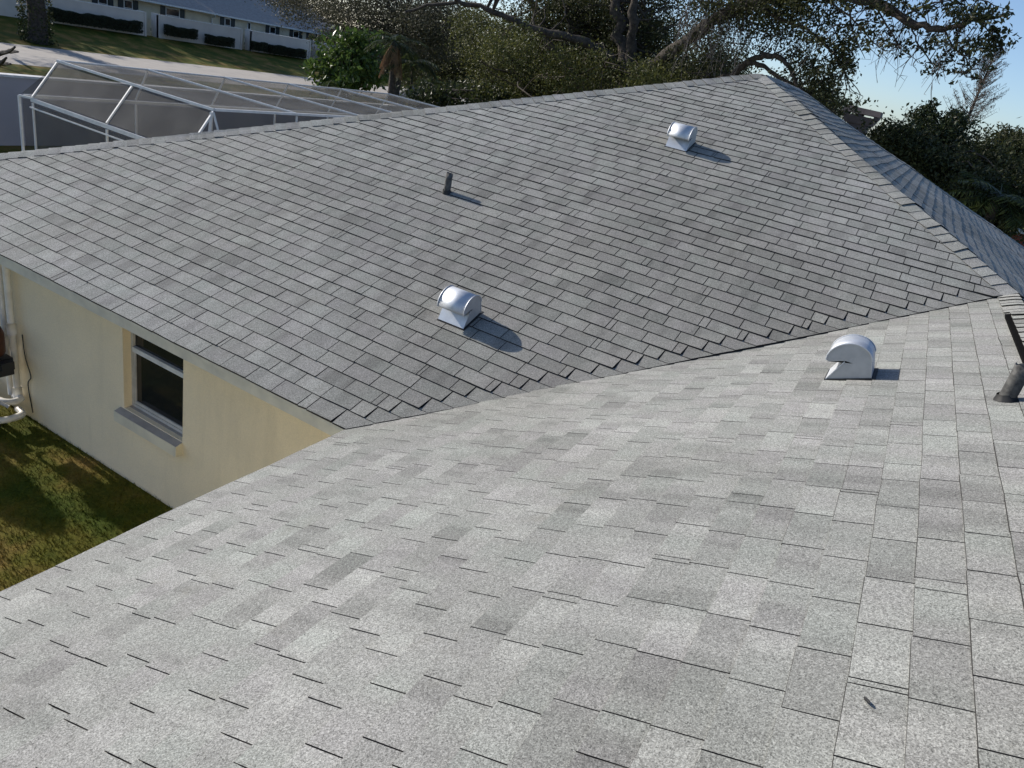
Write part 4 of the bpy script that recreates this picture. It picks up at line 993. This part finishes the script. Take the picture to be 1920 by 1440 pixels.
MB().tube(smooth_path([(XE+.3, 46.7, .6), (XE+.1, 46.9, .4), (XE-.4, 47.0, .25), (XE-.45, 47.0, -1.3)], 5), .06, 8).build('downpipe', MT['white_paint'], fh, smooth=True)
MB().bar((XE-3, 47.2, 1.9), (XE-4.6, 49.4, 2.5), 1.2, .06).build('skylight', MT['glass'], fh)
def far_window(ya, yb, z0, z1, xw, sh=True):
    f = MB().box((xw, ya, z0), (xw+.04, yb, z1)).build('window', MT['white_paint'], fh)
    MB().box((xw+.041, ya+.08, z0+.08), (xw+.05, yb-.08, (z0+z1)/2-.03)).build('pane', MT['glass'], f)
    MB().box((xw+.041, ya+.08, (z0+z1)/2+.03), (xw+.05, yb-.08, z1-.08)).build('pane', MT['glass'], f)
    if sh:
        for a, b in ((ya-.5, ya-.04), (yb+.04, yb+.5)): MB().box((xw, a, z0-.05), (xw+.05, b, z1+.05)).build('shutter', MT['shutter'], fh)
for ya, yb, x in ((36.2, 37.0, XE-.6), (38.4, 39.2, XE-.6), (42.3, 43.7, XE-.6), (48.5, 49.2, XE-.55), (51.2, 51.6, XE-.55), (54.0, 54.8, XE-.55), (57.2, 58.0, XE-.55), (59.6, 60.4, XE-.55)):
    far_window(ya, yb, -.75, .48, x, yb-ya > .5)
hedge('garden_bush', 'sunlit light green bushes behind the white wall by the grey oak', (-53.0, 54.5), (-53.0, 60.5), 1.75, 1.5, 91, None, -1.3, 'fig_leaf', .16, 260)
# roadside tree at upper left with vines, casting shade on the road
tb_ = atx(66, 74, -44.2)
lb = np.array([-44.0, tb_[1], GZ-.1])
def vine(t, nodes):
    r = np.random.default_rng(8); n = 1500
    z = r.uniform(0, 1, n)**1.3*5; a = r.uniform(0, 6.28, n); rr = .62+np.abs(r.normal(0, .16, n))
    leaf_mesh('vine', np.stack([lb[0]+rr*np.cos(a), lb[1]+rr*np.sin(a), GZ+z], 1), .16, .10, MT['far_leaf'], t, 9)
tree('roadside_oak', 'thick vine covered tree trunk on the verge of the road', 'tree', lb, [
    ([lb, lb+[0, .1, 1.5], lb+[.1, -.1, 4], lb+[0, .2, 7]], .62, .35), ([lb+[0, 0, 3.6], lb+[1.5, 2, 5.5], lb+[3, 5, 7]], .25, .1), ([lb+[0, 0, 4], lb+[1.5, -3, 6], lb+[2, -6, 7.5]], .25, .1)],
    [], 95, 'grey_leaf', .14, .08, None, ntw=0, extra=vine) if False else None
t95 = empty('roadside_oak', (lb[0], lb[1], GZ), 'thick vine covered tree trunk on the verge of the road', 'tree')
mb = MB(); nodes = []
for pts, ra, rb in (([lb, lb+[0, .1, 1.5], lb+[.1, -.1, 4], lb+[0, .2, 7]], .55, .35), ([lb+[0, 0, 3.6], lb+[1.5, 3, 5.5], lb+[3, 7, 7]], .25, .1), ([lb+[0, 0, 4], lb+[1.5, -3, 6], lb+[2, -6, 7.5]], .25, .1), ([lb+[0, 0, 4], lb+[-3, 1, 6], lb+[-6, 2, 8]], .25, .1)):
    P = smooth_path(pts, 5); mb.tube(P, np.linspace(ra, rb, len(P)), 10); nodes += list(P)
mb.build('trunk', MT['bark'], t95, smooth=True); vine(t95, nodes)
r = np.random.default_rng(96); nc = 230
c = lb+np.stack([r.normal(-1, 3.2, nc), r.normal(-3, 4.0, nc), np.abs(r.normal(0, 1.6, nc))+6.8], 1)
cc = np.repeat(c, 85, 0); cc = cc+r.normal(0, .5, cc.shape)
tw = MB(); twigs(tw, nodes, c, 97, .05, 120); tw.build('branches', MT['bark'], t95); leaf_mesh('crown', cc, .16, .09, MT['grey_leaf'], t95, 98)
# bare fallen limb lying on the road edge
br = MB(); q = lambda x, y: np.array([*on_ground(x, y)])
def on_ground(px, py, z=GZ+.05):
    d = FF + RR*(px-960)/FPX + UU*(720-py)/FPX; return CAM+d*((z-CAM[2])/d[2])
for pts in (((-20, 106), (5, 99), (18, 96), (28, 88)), ((18, 96), (34, 97)), ((-10, 125), (2, 118), (12, 108)), ((2, 118), (20, 120))):
    P = [on_ground(*p, z=GZ+.3+.3*i) for i, p in enumerate(pts)]; br.tube(smooth_path(P, 3) if len(P) > 2 else P, np.linspace(.12, .04, (len(P)-1)*3+1 if len(P) > 2 else 2), 6)
tag(br.build('fallen_branch', MT['bark']), 'bare forked branch lying at the near edge of the road', 'branch')

# shrub beside the pool equipment whose shadow falls over the lawn
sc_ = np.array([-6.5, -.42, GZ])
sh = empty('corner_shrub', sc_, 'upright leafy shrub at the house corner beside the pool equipment', 'shrub')
MB().tube([sc_, sc_+[.02, .02, .8], sc_+[0, 0, 1.5]], [.03, .025, .01], 7).build('stem', MT['bark'], sh)
r = np.random.default_rng(12); n = 6000
z = r.uniform(.05, 1, n); rad = .30*np.sqrt(np.clip(np.sin(math.pi*(.12+.83*z)), 0, 1)); a = r.uniform(0, 6.28, n)
leaf_mesh('foliage', sc_+np.stack([rad*np.cos(a)*r.uniform(.3, 1, n), rad*np.sin(a)*r.uniform(.3, 1, n), .1+z*1.65], 1), .11, .06, MT['bush_leaf'], sh, 13)

# ------------------------------------------------------------------ parked car glimpsed between the palms
cb = on_ground(792, 196, -1.9); cx, cy = cb[0], cb[1]
car = empty('parked_car', (cx, cy, GZ), 'tan parked car glimpsed between the palm and the bush', 'car')
V = []; prof = [(-2.2, .35), (-2.15, .8), (-1.3, .95), (-.55, 1.45), (.9, 1.47), (1.7, 1.0), (2.2, .9), (2.25, .35)]
for s in (-.85, .85):
    for x, z in prof: V.append((cx+s*(1 if z < 1.2 else .82), cy+x, GZ+z))
k = len(prof); F = [tuple(range(k))[::-1], tuple(range(k, 2*k))]+[(i, i+1, i+1+k, i+k) for i in range(k-1)]+[(k-1, 0, k, 2*k-1)]
body = mesh_np('body', V, F, MT['car_paint'], car)
mesh_np('windshield', [(cx-.76, cy-1.22, GZ+1.02), (cx+.76, cy-1.22, GZ+1.02), (cx+.64, cy-.60, GZ+1.45), (cx-.64, cy-.60, GZ+1.45)], [(0, 1, 2, 3)], MT['glass'], car)
for s in (-1, 1):
    mesh_np('side_window', [(cx+s*.835, cy-.95, GZ+1.03), (cx+s*.835, cy+1.4, GZ+1.05), (cx+s*.725, cy+.85, GZ+1.42), (cx+s*.725, cy-.5, GZ+1.41)], [(0, 1, 2, 3)], MT['glass'], car)
    for yy in (-1.4, 1.4): MB().tube([(cx+s*.72, cy+yy, GZ+.32), (cx+s*.9, cy+yy, GZ+.32)], .32, 16).build('wheel', MT['tyre'], car)

# seed pod and bits of debris lying on the wing shingles
for (x, y, ln, an, lab) in ((1626, 1320, .032, .5, 'small dark seed pod lying on the wing shingles'),):
    d = FF + RR*(x-960)/FPX + UU*(720-y)/FPX; t = (pB*CAM[0]-CAM[2])/(d[2]-pB*d[0]); p = CAM+d*t; u, v = PB.uv(p)
    P = [PB.pt(u+ln*k*math.cos(an)*-1, v+ln*k*math.sin(an), .014+.003*math.sin(k*3)) for k in (-.5, -.2, .2, .5)]
    tag(MB().tube(P, [.002, .005, .0045, .0015], 6).build('seed_pod', MT['tar']), lab, 'debris')
